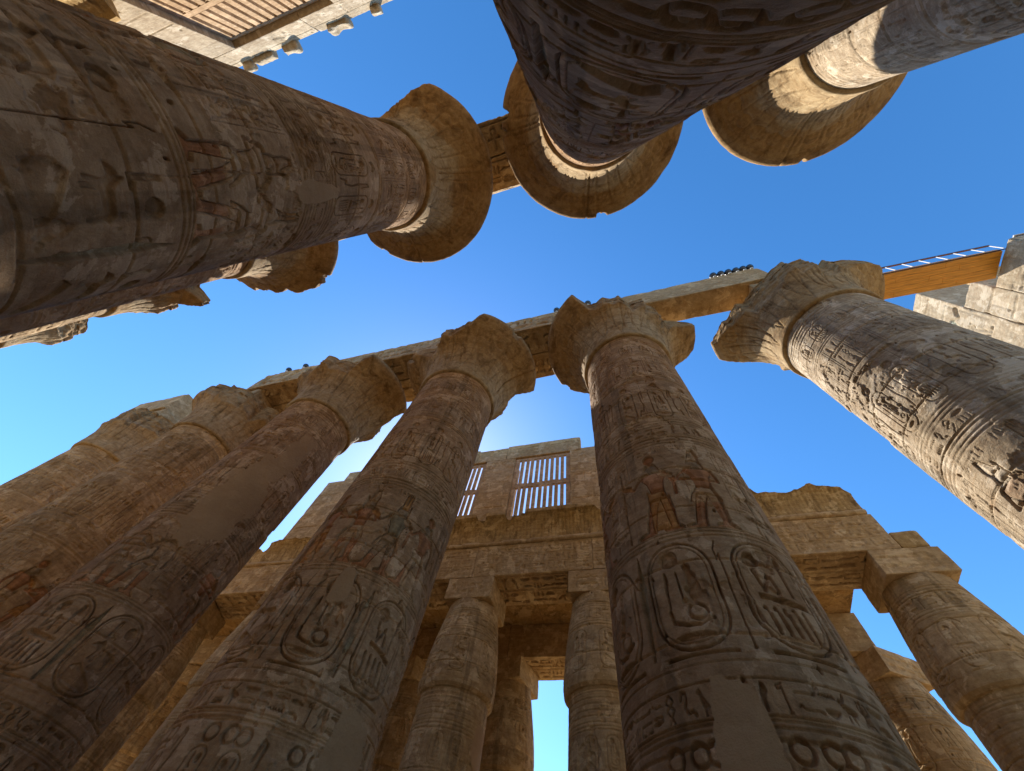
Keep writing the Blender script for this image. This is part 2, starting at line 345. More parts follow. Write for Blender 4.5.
            s.glyph('beast', x + w_ * .18, y + h * .36, w_ * .66, h * .28, depth); s.poly([(x + w_ * .2, y + h * .1), (x + w_ * .82, y + h * .08), (x + w_ * .8, y + h * .16), (x + w_ * .3, y + h * .32), (x + w_ * .18, y + h * .26)], depth * .7)
    def figure(s, x, y, h, rng, depth=.03, flip=False, kind=0, skin=RED, kilt=OCH):
        """standing figure in profile, feet at y; x = centre"""
        f = lambda q: (x + (-q[0] if flip else q[0]) * h, y + q[1] * h)
        def P(pts, c=None):
            q = [f(a) for a in pts]; s.poly(q, depth * .6, c, hollow=.7); s.line(q, .02, depth * 1.2, closed=True)
        P([(-.16, .0), (.02, 0), (.02, .025), (-.04, .05), (-.02, .26), (-.01, .40), (-.10, .40), (-.11, .25), (-.10, .06)], skin)
        P([(.10, .0), (.27, 0), (.27, .02), (.18, .05), (.13, .27), (.09, .40), (-.01, .40), (.04, .27), (.09, .08)], skin)
        if kind == 2: P([(-.11, .03), (.12, .03), (.10, .50), (-.07, .52)], kilt)
        else: P([(-.12, .32), (.17, .29), (.13, .40), (.06, .50), (-.07, .50)], kilt)
        P([(-.07, .49), (.06, .49), (.08, .62), (.145, .73), (.12, .76), (.02, .775), (-.12, .76), (-.15, .73), (-.09, .62)], skin if kind != 1 else BLU)
        P([(-.03, .76), (.03, .76), (.035, .80), (.075, .815), (.07, .85), (.055, .885), (.0, .90), (-.05, .885), (-.07, .83), (-.08, .76)], (.8, .85, .9))
        if kind == 0: P([(-.06, .88), (.05, .88), (.09, .93), (.04, .93), (.0, 1.06), (-.05, 1.07), (-.07, .96)], WHT)
        elif kind == 1: P([(-.05, .89), (.04, .89), (.03, 1.12), (.0, 1.14), (-.005, .95), (-.02, 1.14), (-.05, 1.12)], OCH)
        else: s.ell(*f((0, .97)), .065 * h, .065 * h, depth, None, RED)
        s.line([f(q) for q in ((.12, .735), (.22, .62), (.34, .70))], .034 * h, depth, skin)
        if kind == 0: s.line([f(q) for q in ((-.13, .735), (-.17, .58), (.28, .60))], .034 * h, depth, skin)
        else: s.line([f(q) for q in ((-.13, .735), (-.18, .58), (-.17, .42))], .034 * h, depth, skin); s.line([f(q) for q in ((.36, .02), (.36, .95))], .02 * h, depth)
        s.line([f((.26, .68)), f((.36, .74))], .05 * h, depth, kilt)
    def grooves(s, ys, wd=.03, depth=.014):
        for y in ys: s.line([(-.1, y), (s.W + .1, y)], wd, depth)

def sample(A, res, x, y, wrap):
    fx = x / res - .5; fy = np.clip(y / res - .5, 0, A.shape[0] - 1.001)
    i = np.floor(fx).astype(int); u = (fx - i)[..., None] if A.ndim == 3 else fx - i
    if wrap: i0, i1 = i % A.shape[1], (i + 1) % A.shape[1]
    else: i0 = np.clip(i, 0, A.shape[1] - 1); i1 = np.clip(i + 1, 0, A.shape[1] - 1)
    j = np.floor(fy).astype(int); v = (fy - j)[..., None] if A.ndim == 3 else fy - j
    j1 = np.minimum(j + 1, A.shape[0] - 1)
    return (A[j, i0] * (1 - u) + A[j, i1] * u) * (1 - v) + (A[j1, i0] * (1 - u) + A[j1, i1] * u) * v

def shaft_canvas(seed, R, H):
    rng = np.random.RandomState(seed); W = 2 * PI * R
    c = Canvas(W, H, 0.010, True)
    z = lambda h: h + CAMZ
    # lower leaves, out of the picture but part of the shaft
    n = 14
    for k in range(n):
        x = W * k / n; w_ = W / n
        c.line([(x, z(-1.3)), (x + w_ * .2, z(-.5)), (x + w_ * .5, z(.5))], .03, .02); c.line([(x + w_, z(-1.3)), (x + w_ * .8, z(-.5)), (x + w_ * .5, z(.5))], .03, .02)
    c.grooves([z(.62), z(.70)]); c.text_row(0, W, z(.75), .55, rng, .022)
    # frieze of small cartouches with discs
    n = 16; w_ = W / n
    for k in range(n):
        x = k * w_
        if k % 2 == 0: c.cartouche(x + w_ * .12, z(1.30), w_ * .42, .66, rng, .024, k // 2 % 3, True); c.ell(x + w_ * .33, z(2.12), .10, .10, .03, .04); c.ell(x + w_ * .8, z(2.12), .10, .10, .03, .04)
        else: c.cartouche(x - w_ * .12, z(1.30), w_ * .42, .66, rng, .024, 1, True); c.ell(x + w_ * .09, z(2.12), .10, .10, .03, .04); c.glyph('cobra', x + w_ * .42, z(1.3), w_ * .45, .9, .024)
    c.grooves([z(1.24), z(2.3), z(2.36)]); c.text_row(0, W, z(2.4), .36, rng, .026); c.grooves([z(2.95)], .02, .01)
    # great cartouches
    n = 8; w_ = W / n
    for k in range(n):
        x = k * w_ + W * 10 / 360 + w_ * .04
        kd = [0, 1, 2, 0, 1, 2, 1, 0][(k + seed + 6) % 8]
        c.cartouche(x, z(3.12), w_ * .76, 1.6, rng, .036 if seed != 2 else .024, 2 if seed == 2 and k in (3, 4) else kd, ring=not (seed == 2 and k in (2, 3, 4, 5)))
        if k % 2: c.glyph('was', x + w_ * .81, z(3.1), w_ * .14, 1.6, .03, False)
        else: c.poly([(x + w_ * .86, z(3.12)), (x + w_ * .9, z(3.12)), (x + w_ * .95, z(4.2)), (x + w_ * .9, z(4.75)), (x + w_ * .83, z(4.2))], .03, BLU); c.ell(x + w_ * .83, z(4.3), .05, .09, .03, .025)
        c.text_col(x - .01, z(2.98), z(3.1), .1, rng, .01, False)
    c.grooves([z(4.82), z(4.9), z(4.97)], .028, .015)
    # the scene
    x = 0; k = 0; slots = 12; w_ = W / slots
    seq = {1: 'ftggtfgtfgtf', 2: 'fgtfgtfgtfgt', 3: 'gtfgggtfgtfg', 4: 'tfgfgtfggtfg'}[seed]
    for k in range(slots):
        x = k * w_
        t = seq[k]
        if t == 't':
            c.text_col(x + .02, z(5.4), z(7.25), w_ * .46, rng, .016, True); c.text_col(x + w_ * .5, z(5.7), z(7.25), w_ * .42, rng, .016, True)
            c.line([(x + w_ * .3, z(5.05)), (x + w_ * .3, z(5.4))], .05, .02); c.glyph('basket', x + w_ * .1, z(5.22), w_ * .6, .2, .02)
        else:
            c.figure(x + w_ * .5, z(5.02), 1.98, rng, .034, t == 'g', k % 3, skin=RED, kilt=(OCH if (k + seed) % 2 else WHT))
            c.text_row(x + .05, x + w_ - .1, z(7.1), .22, rng, .012, False)
    c.grooves([z(7.4), z(7.5), z(7.62)], .03, .014)
    # small starry band, text band
    c.text_row(0, W, z(7.72), .42, rng, .018); c.grooves([z(8.25), z(8.35)], .025, .012)
    # second frieze of cartouches
    n = 12; w_ = W / n
    for k in range(n):
        x = k * w_ + w_ * .1
        c.cartouche(x, z(8.5), w_ * .5, 1.5, rng, .026, k % 3, True); c.glyph('sun', x + w_ * .1, z(10.1), w_ * .3, .28, .03)
        c.glyph('cobra', x + w_ * .56, z(8.55), w_ * .3, 1.5, .022, k % 2 == 0)
    c.grooves([z(10.62), z(10.7)], .03, .014)
    # panels and rows of tall text
    n = 18; w_ = W / n
    for k in range(n): c.text_col(k * w_ + .02, z(10.8), z(12.35), w_ * .9, rng, .018)
    c.grooves([z(12.45), z(12.55)], .03, .014)
    n = 14; w_ = W / n
    for k in range(n): c.cartouche(k * w_ + .05, z(12.68), w_ * .6, .75, rng, .02, k % 2, True)
    c.grooves([z(13.55), z(13.7), z(13.85), z(14.0), z(14.15)], .035, .018)
    return c

def finish_canvas(c, seed, patches=(), course=1.06, wear=0.4, damage=0.35, r=1.64, dscale=2.2):
    """wear, drum joints, breaks, holes and mortar patches -> height and colour"""
    rng = np.random.RandomState(seed + 1000)
    ny, nx = c.D.shape; W, H = c.W, c.H
    n1 = fbm2(ny, nx, int(H * 1.3), int(W * 1.3), rng, 5, c.wrap)
    n2 = fbm2(ny, nx, int(H * .5) + 1, int(W * .5) + 1, rng, 6, c.wrap)
    n3 = fbm2(ny, nx, int(H * 6), int(W * 6), rng, 4, c.wrap)
    D = c.D * dscale * (1 - wear * smooth(n1, .52, .66))
    C = 1 + (c.C - 1) * (0.95 * smooth(n2, .33, .47))[..., None]
    # plaster skin lost in scattered patches: shallow terraces
    ter = smooth(n2, .565, .575) * .010
    Hh = -D - ter + (n3 - .5) * .008 + (n1 - .5) * .012
    # breaks
    br = smooth(fbm2(ny, nx, int(H * .8), int(W * .8), rng, 6, c.wrap, .6), .645 - .05 * damage, .655)
    Hh -= br * (.02 + .03 * fbm2(ny, nx, int(H * 5), int(W * 5), rng, 4, c.wrap, .7)); C = C * (1 - br[..., None]) + br[..., None]
    Y = (np.arange(ny) + .5) * c.res; X = (np.arange(nx) + .5) * c.res
    TI = np.ones((ny, nx), np.float32)
    if course:
        wob = (grid_noise(1, nx, 1, max(4, int(W * 3)), rng, c.wrap)[0] - .5) * .03
        k = 0; y = .55
        while y < H:
            j0 = max(0, int((y - .12) / c.res)); j1 = min(ny, int((y + .12) / c.res))
            d = np.abs(Y[j0:j1, None] - y - wob[None, :])
            chip = smooth(n3[j0:j1], .52, .75) * .05 * damage
            Hh[j0:j1] -= .032 * (1 - smooth(d, .007, .022 + chip))
            if True:
                a, b = int(y / c.res), min(ny, int((y + course) / c.res)); x0_ = rng.rand() * W
                half = ((X - x0_) % W) < W / 2
                TI[a:b] *= np.where(half, rng.uniform(.84, 1.08), rng.uniform(.84, 1.08))[None, :]
                if rng.rand() < .5: TI[max(0, a - 2):a + 2] *= 1.2
                for q in range(2):
                    xx = (x0_ + q * W / 2) % W; i = (np.arange(int((xx - .05) / c.res), int((xx + .05) / c.res))) % nx
                    a, b = int(y / c.res), min(ny, int((y + course) / c.res))
                    dd = np.abs(np.arange(len(i)) - len(i) / 2)[None, :] * c.res
                    Hh[a:b, i] -= .016 * (1 - smooth(dd, .003, .014)) * np.ones((b - a, 1))
            y += course * rng.uniform(.94, 1.06); k += 1
    st = fbm2(ny, nx, max(2, int(H * .25)), int(W * 5), rng, 3, c.wrap)
    TI *= 1 - .28 * smooth(st, .60, .72) * smooth(n2, .40, .5)
    C = C * TI[..., None]
    # little square and round holes
    for k in range(int(W * H * .45)):
        x, y = rng.rand() * W, rng.rand() * H; s_ = rng.uniform(.012, .032)
        w_ = c.win(x - .1, y - .16, x + .1, y + .16)
        if w_ is None: continue
        ix, XX, YY = w_; e = rng.uniform(1, 2.4); ang = rng.uniform(-.5, .5)
        dd = np.hypot((XX - x) + ang * (YY - y), (YY - y) / e)
        Hh[ix] -= .09 * (1 - smooth(dd, s_ * .6, s_))
    PM = np.zeros((ny, nx), np.float32)
    for (az, h, wa, hh, ragged) in patches:     # mortar patches
        pn = fbm2(ny, nx, int(H * 1.2), int(W * 1.2), rng, 5, c.wrap, .6)
        xc = math.radians(az % 360) * r
        dx = (X - xc + W / 2) % W - W / 2 if c.wrap else X - xc
        m = ((np.abs(dx)[None, :] / (math.radians(wa) * r)) ** 3 + (np.abs(Y - (h + CAMZ))[:, None] / hh) ** 3) ** (1 / 3) + (pn - .5) * (ragged * 1.5 + .5) + (n3 - .5) * .25
        k = 1 - smooth(m, .97, 1.0)
        Hh = Hh * (1 - k) + k * (-.004 + (n1 - .5) * .022 + (n3 - .5) * .006)
        C = C * (1 - k[..., None]) + k[..., None]; PM = np.maximum(PM, k)
    return Hh.astype(np.float32), np.concatenate([C, 1 - (.85 * PM)[..., None]], 2).astype(np.float32)

SH_H = 14.38 + CAMZ     # top of shaft
def shaft_radius(z): return 1.66 - 0.0045 * z + 0 * z
CANV = {}
def shaft_field(seed, patches, neutral=False):
    if seed not in CANV: CANV[seed] = shaft_canvas(seed, 1.64, SH_H)
    c = CANV[seed]
    return c, *finish_canvas(c, seed * 13 + len(patches) * 7 + int(sum(p[0] for p in patches)), patches, wear=.15 if seed == 2 else .4, dscale=1.5 if neutral else 2.4)

def az_grid(center, nf, nb):
    a = np.linspace(-100, 100, nf); b = np.linspace(100, 260, nb + 2)[1:-1]
    return np.radians(np.concatenate([a, b]) + center)

def build_shaft(parent, seed, cam_az, nf, nb, nz, patches=(), phase=0.0, mat=None):
    c, Hh, C = shaft_field(seed, patches, mat is M_NEUTRAL)
    az = az_grid(cam_az, nf, nb)
    t = np.linspace(0, 1, nz); z = 0.42 + (SH_H - .42) * (t * .72 + t * t * .28)
    A, Z = np.meshgrid(az, z)
    x = (A % (2 * PI)) * 1.64
    # relief pattern may be turned (phase), patches stay where they were asked
    d = sample(Hh, c.res, x, Z, True); col = sample(C, c.res, x, Z, True)
    r = shaft_radius(Z) + d
    r = r - .10 * smooth(1.3 - Z, 0, 1.0) ** 2
    V = np.stack([r * np.cos(A), r * np.sin(A), Z], -1).reshape(-1, 3)
    n = len(V); Q = grid_quads(nz, len(az), True)
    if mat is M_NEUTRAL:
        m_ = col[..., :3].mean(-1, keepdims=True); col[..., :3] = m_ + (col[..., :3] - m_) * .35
    return mesh_obj("shaft", V, Q, mat or M_SHAFT, parent, col.reshape(-1, 4))

CAP_PROF = [(1.58, 14.36), (1.69, 14.375), (1.72, 14.44), (1.73, 14.7), (1.75, 15.1), (1.81, 15.6), (1.94, 16.05), (2.15, 16.42), (2.45, 16.74), (2.80, 17.0), (3.09, 17.19), (3.26, 17.33), (3.31, 17.42), (3.31, 17.56), (3.29, 17.64), (3.2, 17.66), (2.4, 17.66), (1.3, 17.66)]
def build_capital(parent, lims, nu, nv, seed, patina_and_bounce=(.86, .70, .48)):
    pr = np.array(CAP_PROF); 
    s_ = np.concatenate([[0], np.cumsum(np.hypot(np.diff(pr[:, 0]), np.diff(pr[:, 1])))])
    t = np.linspace(0, s_[-1], nv); r = np.interp(t, s_, pr[:, 0]); h = np.interp(t, s_, pr[:, 1]) + CAMZ
    az = np.linspace(-PI, PI, nu, endpoint=False); A, Rr = np.meshgrid(az, r); Z = np.repeat(h[:, None], nu, 1)
    P = np.stack([3.2 * np.cos(A), 3.2 * np.sin(A), 0 * A + seed * 9.3], -1).reshape(-1, 3)
    if lims:
        L = sorted(lims); a = np.array([q[0] for q in L]); v = np.array([q[1] for q in L])
        lim = np.interp(np.degrees(az), np.concatenate([a - 360, a, a + 360]), np.tile(v, 3))
        big = smooth(lim, 3.22, 3.3)
        kr = np.random.RandomState(seed); ka = np.sort(kr.uniform(-180, 180, 34)); kv = kr.uniform(-.22, .22, 34)
        lim = lim + (1 - big) * np.interp(np.degrees(az), ka, kv, period=360) + big * .2
    else: lim = np.full(nu, 3.6)
    kr = np.random.RandomState(seed + 5)
    for q in range(1 if not lims else 3):
        a0 = kr.uniform(-PI, PI); wq = kr.uniform(.02, .08); dq = np.abs((az - a0 + PI) % (2 * PI) - PI)
        lim = np.minimum(lim, 3.02 + kr.uniform(0, .2) + np.clip(dq - wq, 0, None) * 9 + .1 * np.interp(dq, [0, wq / 2, wq], [.5, 0, .6]))
    Pz = np.stack([Rr * np.cos(A), Rr * np.sin(A), Z], -1).reshape(-1, 3)
    nz = fbm3(Pz, 2.2, seed + 5, 4).reshape(A.shape)
    L2 = np.maximum(lim[None, :] + (nz - .5) * .16 * (lim < 3.3)[None, :], 1.76)
    over = np.clip(Rr - L2, 0, None)
    # leaf and cartouche pattern in low relief
    rel = np.zeros_like(A); hh = Z - CAMZ
    n = 16; ph = (A * n / (2 * PI)) % 1
    env = smooth(hh, 14.55, 14.65) * (1 - smooth(hh, 16.3, 16.5))
    leaf = np.abs(np.abs(ph - .5) * 2 - np.clip(1 - (hh - 14.6) / 1.8, 0, 1))
    rel -= .034 * (1 - smooth(leaf, .03, .09)) * env
    ph2 = (A * 32 / (2 * PI)) % 1
    stem = (1 - smooth(np.abs(ph2 - .5), .03, .10)) * smooth(hh, 15.0, 15.2) * (1 - smooth(hh, 17.0, 17.2))
    rel -= .036 * stem
    for q in (16.78, 17.12): rel -= .015 * (1 - smooth(np.abs(hh - q), .01, .03))
    ph3 = (A * 26 / (2 * PI)) % 1
    cart = (1 - smooth(np.abs(np.hypot((ph3 - .5) * .55, (Rr - 2.62) * 1.1) - .2), .015, .05))
    rel -= .035 * cart * (hh > 16.4) * (hh < 17.2)
    # joint between the stones of the capital
    for q in (0.35 + seed, 0.35 + seed + 1.55, 0.35 + seed + PI, seed + 5.0):
        dq = np.abs((A - q + PI) % (2 * PI) - PI) * Rr; rel -= .07 * (1 - smooth(dq, .008, .035)) * (hh > 15.2)
    Rn = np.minimum(Rr, L2); d = rel * (over < .02) + (fbm3(Pz, 3.0, seed + 40, 4).reshape(A.shape) - .5) * (.04 + .13 * (over > .02) * (Rr < 3.3))
    d = np.where((hh > 17.6) & (Rr < 3.1), 0, d)
    Rn = Rn + d
    Zn = Z - np.where((hh > 17.3) & (over > .0), np.clip(over * .12, 0, .18), 0) + (fbm3(Pz, 2.5, seed + 70, 3).reshape(A.shape) - .5) * .07 * (over > .02)
    V = np.stack([Rn * np.cos(A), Rn * np.sin(A), Zn], -1).reshape(-1, 3)
    pt = smooth(fbm3(Pz, .9, seed + 90, 5).reshape(A.shape) + .35 * smooth(Rr, 2.0, 2.6), .52, .62)[..., None] * .85  # ochre patina plus some warm bounce light put into the flare colour
    paint = 1 - pt * (1 - np.array(patina_and_bounce))
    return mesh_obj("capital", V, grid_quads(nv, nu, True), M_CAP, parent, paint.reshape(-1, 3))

def block(name, lo, hi, mat, parent=None, seg=.15, amp=.03, edge=.05, chip=.12, seed=0, relief=None, origin=None, smooth_sh=True, fine=None):
    """a worn stone block; relief = {'z-': canvas height array, ...} ; faces named by axis and side"""
    lo = np.array(lo, float); hi = np.array(hi, float); sz = hi - lo
    Vs, Qs, Ps, base = [], [], [], 0
    for ax in range(3):
        u, v = [(1, 2), (2, 0), (0, 1)][ax]
        for sd in (0, 1):
            key = 'xyz'[ax] + '-+'[sd]
            rl = (relief or {}).get(key); sg = (fine or .045) if rl is not None else seg
            nu, nv = max(4, int(sz[u] / sg)), max(4, int(sz[v] / sg))
            def lin(n, a, b):
                e = min(.12, (b - a) * .2)
                return np.unique(np.concatenate([[a, a + e * .2, a + e * .5], np.linspace(a + e, b - e, n), [b - e * .5, b - e * .2, b]]))
            U, Vv = np.meshgrid(lin(nu, lo[u], hi[u]), lin(nv, lo[v], hi[v]))
            P = np.zeros((U.size, 3)); P[:, u] = U.ravel(); P[:, v] = Vv.ravel(); P[:, ax] = hi[ax] if sd else lo[ax]
            n1 = fbm3(P, 1.1, seed, 5); n2 = fbm3(P, 3.0, seed + 31, 4)
            e = (edge + chip * smooth(n2, .48, .75))[:, None]
            e = np.minimum(e, sz.min() * .3)
            Qc = np.clip(P, lo + e, hi - e); dv = P - Qc; ln = np.linalg.norm(dv, axis=1, keepdims=True) + 1e-9
            N = dv / ln; Pn = Qc + N * e + N * ((n1 - .5) * 2 * amp)[:, None]
            pc = np.ones((len(P), 3))
            if rl is not None:
                Hh, res, flipu = rl[:3]
                a = (P[:, u] - lo[u]); b = (P[:, v] - lo[v])
                if flipu == 'swap': a, b = b, a
                elif flipu == 'swapflip': a, b = sz[v] - b, a
                elif flipu: a = sz[u] - a
                d = sample(Hh, res, a, b, False)
                if len(rl) > 3: pc = sample(rl[3], res, a, b, False)
                m = np.minimum.reduce([P[:, u] - lo[u], hi[u] - P[:, u], P[:, v] - lo[v], hi[v] - P[:, v]])
                nv_ = np.zeros(3); nv_[ax] = 1 if sd else -1
                Pn = Pn + nv_ * (d * smooth(m, .03, .12))[:, None]
            Ps.append(pc[:, :3]); Vs.append(Pn); q = grid_quads(U.shape[0], U.shape[1], False, base)
            if sd == 0: q = q[:, ::-1]
            Qs.append(q); base += len(Pn)
    V = np.concatenate(Vs)
    if origin is not None: V = V - np.array(origin)
    o = mesh_obj(name, V, np.concatenate(Qs), mat, parent, np.concatenate(Ps), smooth_sh=smooth_sh)
    if origin is not None: o.location = origin
    return o
def join_arrays(parts):
    V, Q, b = [], [], 0
    for v, q in parts: V.append(v); Q.append(q + b); b += len(v)
    return np.concatenate(V), np.concatenate(Q)
def box_vq(lo, hi):
    x0, y0, z0 = lo; x1, y1, z1 = hi
    V = np.array([(x0, y0, z0), (x1, y0, z0), (x1, y1, z0), (x0, y1, z0), (x0, y0, z1), (x1, y0, z1), (x1, y1, z1), (x0, y1, z1)], float)
    Q = np.array([(0, 3, 2, 1), (4, 5, 6, 7), (0, 1, 5, 4), (1, 2, 6, 5), (2, 3, 7, 6), (3, 0, 4, 7)])
    return V, Q
def bevel(o, wd=.01, seg=2):
    m = o.modifiers.new("bevel", 'BEVEL'); m.width = wd; m.segments = seg; m.limit_method = 'ANGLE'; return o
def Z(h): return h + CAMZ

# ------------------------------------------------------------------ ground
gv = np.array([(-500, -500, 0), (500, -500, 0), (500, 500, 0), (-500, 500, 0)], float)
g = mesh_obj("ground", gv, np.array([(0, 1, 2, 3)]), M_GROUND); tag(g, "sandy stone floor of the temple hall", "ground", kind="structure")

# ------------------------------------------------------------------ great columns
R2L = [(59, 3.4), (64, 2.65), (90, 2.15), (124, 2.25), (150, 1.98), (160, 2.2), (168, 2.6), (176, 3.3), (192, 3.2), (201, 2.75), (209, 2.4), (235, 2.3), (270, 2.4), (300, 2.3), (315, 2.5), (328, 3.1), (336, 3.4), (400, 3.4)]
R3L = [(122, 3.4), (108, 2.6), (85, 2.5), (63, 2.2), (45, 2.35), (32, 2.9), (24, 3.3), (0, 3.3), (-40, 2.7), (-80, 2.4), (-105, 2.38), (-127, 2.45), (-150, 2.45), (-154, 3.4), (-180, 3.4), (150, 3.4)]
R4L = [(142, 3.4), (128, 2.3), (93, 2.5), (70, 2.28), (32, 2.6), (0, 2.6), (-60, 2.4), (-87, 2.29), (-110, 2.56), (-130, 2.31), (-150, 2.9), (-156, 3.4), (180, 3.4)]
R1L = [(-24, 3.4), (-14, 3.3), (-6, 2.95), (8, 2.45), (25, 2.1), (56, 1.9), (80, 2.05), (105, 2.0), (128, 2.2), (150, 2.85), (168, 3.3), (-175, 3.3), (-150, 2.6), (-100, 2.1), (-60, 2.05), (-46, 2.2), (-28, 3.2)]
R5L = [(0, 2.5), (44, 2.5), (101, 2.1), (129, 2.2), (167, 2.0), (-170, 2.25), (-140, 2.3), (-60, 2.2)]
R6L = [(0, 1.9), (63, 1.9), (132, 2.0), (180, 2.1), (-90, 1.95)]
T4L = [(-154, 3.4), (-120, 3.35), (-105, 2.95), (-66, 2.8), (-40, 3.15), (-30, 3.35), (30, 3.4), (180, 3.4)]
T5L = [(-150, 2.1), (-141, 2.6), (-133, 3.1), (-127, 2.9), (-120, 2.2), (-81, 2.05), (-30, 2.4), (90, 2.2), (160, 2.2)]
T6L = [(-127, 1.9), (-107, 2.05), (-68, 2.2), (-34, 2.8), (10, 2.3), (90, 2.1), (180, 2.0)]
T3L = [(126, 3.4), (114, 2.8), (100, 2.35), (85, 2.1), (60, 2.05), (30, 2.4), (0, 2.7), (-25, 3.05), (-45, 3.4), (-120, 3.4), (180, 3.4)]
T2L = [(52, 3.4), (62, 3.05), (80, 2.9), (100, 3.4), (180, 3.4), (-90, 3.4)]
GREAT = [
 # key, E, N, seed, (nf,nb,nz), lims, patches, label
 ('T2', -1.26, 1.97, 1, (760, 90, 1150), T2L, [], "darkest great column nearest the camera, rising from the top edge of the photo"),
 ('T3', 6.01, 1.97, 2, (760, 90, 1150), T3L, [(-150, 8.0, 6, .8, .6)], "great column across the upper left with yellow and red painted figures on its shaft"),
 ('T1', -8.36, 1.97, 3, (420, 60, 600), None, [], "great column at the top right corner with pale sunlit bands under its capital"),
 ('T4', 13.41, 1.97, 4, (300, 40, 500), T4L, [], "great column just behind the big upper left one, its capital rim chipped flat below"),
 ('T5', 20.7, 1.97, 3, (240, 40, 400), T5L, [], "great column of the upper row with one curled broken flap left on its capital"),
 ('T6', 28.0, 1.97, 4, (240, 40, 400), T6L, [], "farthest great column of the upper row, low at the left edge, capital worn off"),
 ('R1', -8.23, -7.05, 2, (560, 80, 800), R1L, [], "great column at right, half sunlit, where the wooden walkway meets its capital"),
 ('R2', -1.04, -7.05, 1, (760, 90, 1150), R2L, [(80, 1.65, 11, 1.1, .3), (95, 1.1, 12, .8, .4)], "great column right of centre with two deeply cut cartouches below two striding figures"),
 ('R3', 6.36, -7.05, 3, (760, 90, 1150), R3L, [(167, 2.2, 17, .65, .5), (120, 4.6, 6, .4, .5)], "great column at centre with jagged broken capital, left of the grilled window"),
 ('R4', 13.62, -7.05, 4, (560, 80, 800), R4L, [(146, 8.7, 21, 2.2, .7), (158, 11.2, 13, 1.2, .6)], "great column left of centre with a large smooth mortar patch down its shaft"),
 ('R5', 20.8, -7.05, 1, (320, 50, 500), R5L, [], "great column of the lower row with a deep notched groove under its worn capital"),
 ('R6', 28.1, -7.05, 2, (280, 50, 450), R6L, [], "farthest great column of the lower row, topped by a loose grey block"),
]
for (key, E_, N_, seed, (nf, nb, nz), lims, patches, label) in GREAT:
    root = empty("great_column", (E_, N_, 0), label, "column", "great columns of the temple nave")
    ca = math.degrees(math.atan2(-N_, -E_))
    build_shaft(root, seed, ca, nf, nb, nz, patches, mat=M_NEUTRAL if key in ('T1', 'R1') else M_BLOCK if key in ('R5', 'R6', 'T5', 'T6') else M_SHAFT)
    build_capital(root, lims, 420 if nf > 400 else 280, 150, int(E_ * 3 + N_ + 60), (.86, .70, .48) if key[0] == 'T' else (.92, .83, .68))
    # round base drum, below the frame
    t = np.linspace(0, 1, 14); pr = np.array([(0.01, .42), (1.9, .42), (2.15, .40), (2.25, .32), (2.28, .15), (2.28, .0)])
    a = np.linspace(0, 2 * PI, 96, endpoint=False); A, Rr = np.meshgrid(a, pr[:, 0]); ZZ = np.repeat(pr[:, 1][:, None], 96, 1)
    mesh_obj("base", np.stack([Rr * np.cos(A), Rr * np.sin(A), ZZ], -1).reshape(-1, 3), grid_quads(len(pr), 96, True)[:, ::-1], M_SHAFT, root)
    ab = 1.32
    block("abacus", (-ab, -ab, Z(17.6)), (ab, ab, Z(18.44)), M_BLOCK, root, .12, .02, .03, .12, seed + 77)

# ------------------------------------------------------------------ architrave beams
def relief_rows(W, H, seed, rows=2, depth=.06, wear=.15):
    c = Canvas(W, H, .02); c.bold = 1.7; rng = np.random.RandomState(seed); h = (H - .2) / rows
    for k in range(rows): c.text_row(.1, W - .1, .1 + k * h, h * .94, rng, depth)
    Hh, _ = finish_canvas(c, seed, (), 0, wear, .5)
    return Hh, .02
def beam(E0, E1, N0, N1, label, seed, carved=True, z0=18.46, z1=20.42, mat=None):
    rel = None
    if carved:
        Hs, res = relief_rows(E1 - E0, N1 - N0, seed, 1); Hn, _ = relief_rows(E1 - E0, z1 - z0, seed + 1, 1)
        rel = {'z-': (Hs, res, False), 'y+': (Hn, res, 'swapflip'), 'y-': (Hn, res, 'swap')}
    o = block("architrave_beam", (E0, N0, Z(z0)), (E1, N1, Z(z1)), mat or M_BLOCK, None, .14, .02, .03, .13, seed, rel, origin=((E0 + E1) / 2, (N0 + N1) / 2, Z(z0)))
    return tag(o, label, "stone beam", "architrave beams on the great columns")
g2 = .012
beam(-8.02, -1.04, -6.78, -5.6, "plain orange underside beam bridging the right column and the column right of centre", 11, False)
beam(-1.02, 6.35, -6.97, -5.6, "camera side carved beam between the centre column and the column right of it", 12)
beam(-1.00, 6.34, -8.37, -7.0, "rear carved beam between the centre column and the column right of it", 13)
beam(6.37, 13.61, -6.97, -5.6, "camera side beam between the centre column and the mortar patched column", 14)
beam(6.36, 13.6, -8.37, -7.0, "rear carved beam between the centre column and the mortar patched column", 15)
beam(13.63, 20.6, -6.97, -5.6, "camera side beam ending left over the column with the notched groove", 16)
beam(13.62, 20.4, -8.37, -7.0, "rear beam left of the mortar patched column", 17)
beam(27.0, 31.5, -8.3, -5.6, "short loose grey block on top of the farthest lower row column", 18, False, z1=20.3)
beam(-1.24, 6.0, .69, 1.94, "camera side carved beam between the two nearest upper columns, thin sunlit lower edge", 21)
beam(-1.24, 6.0, 1.98, 3.25, "far side carved beam between the two nearest upper columns", 22)
beam(6.03, 13.4, .69, 1.94, "sunlit edged beam peeking out under the upper left column near its capital", 23)
beam(6.03, 13.4, 1.98, 3.25, "far side beam behind the upper left column", 24)

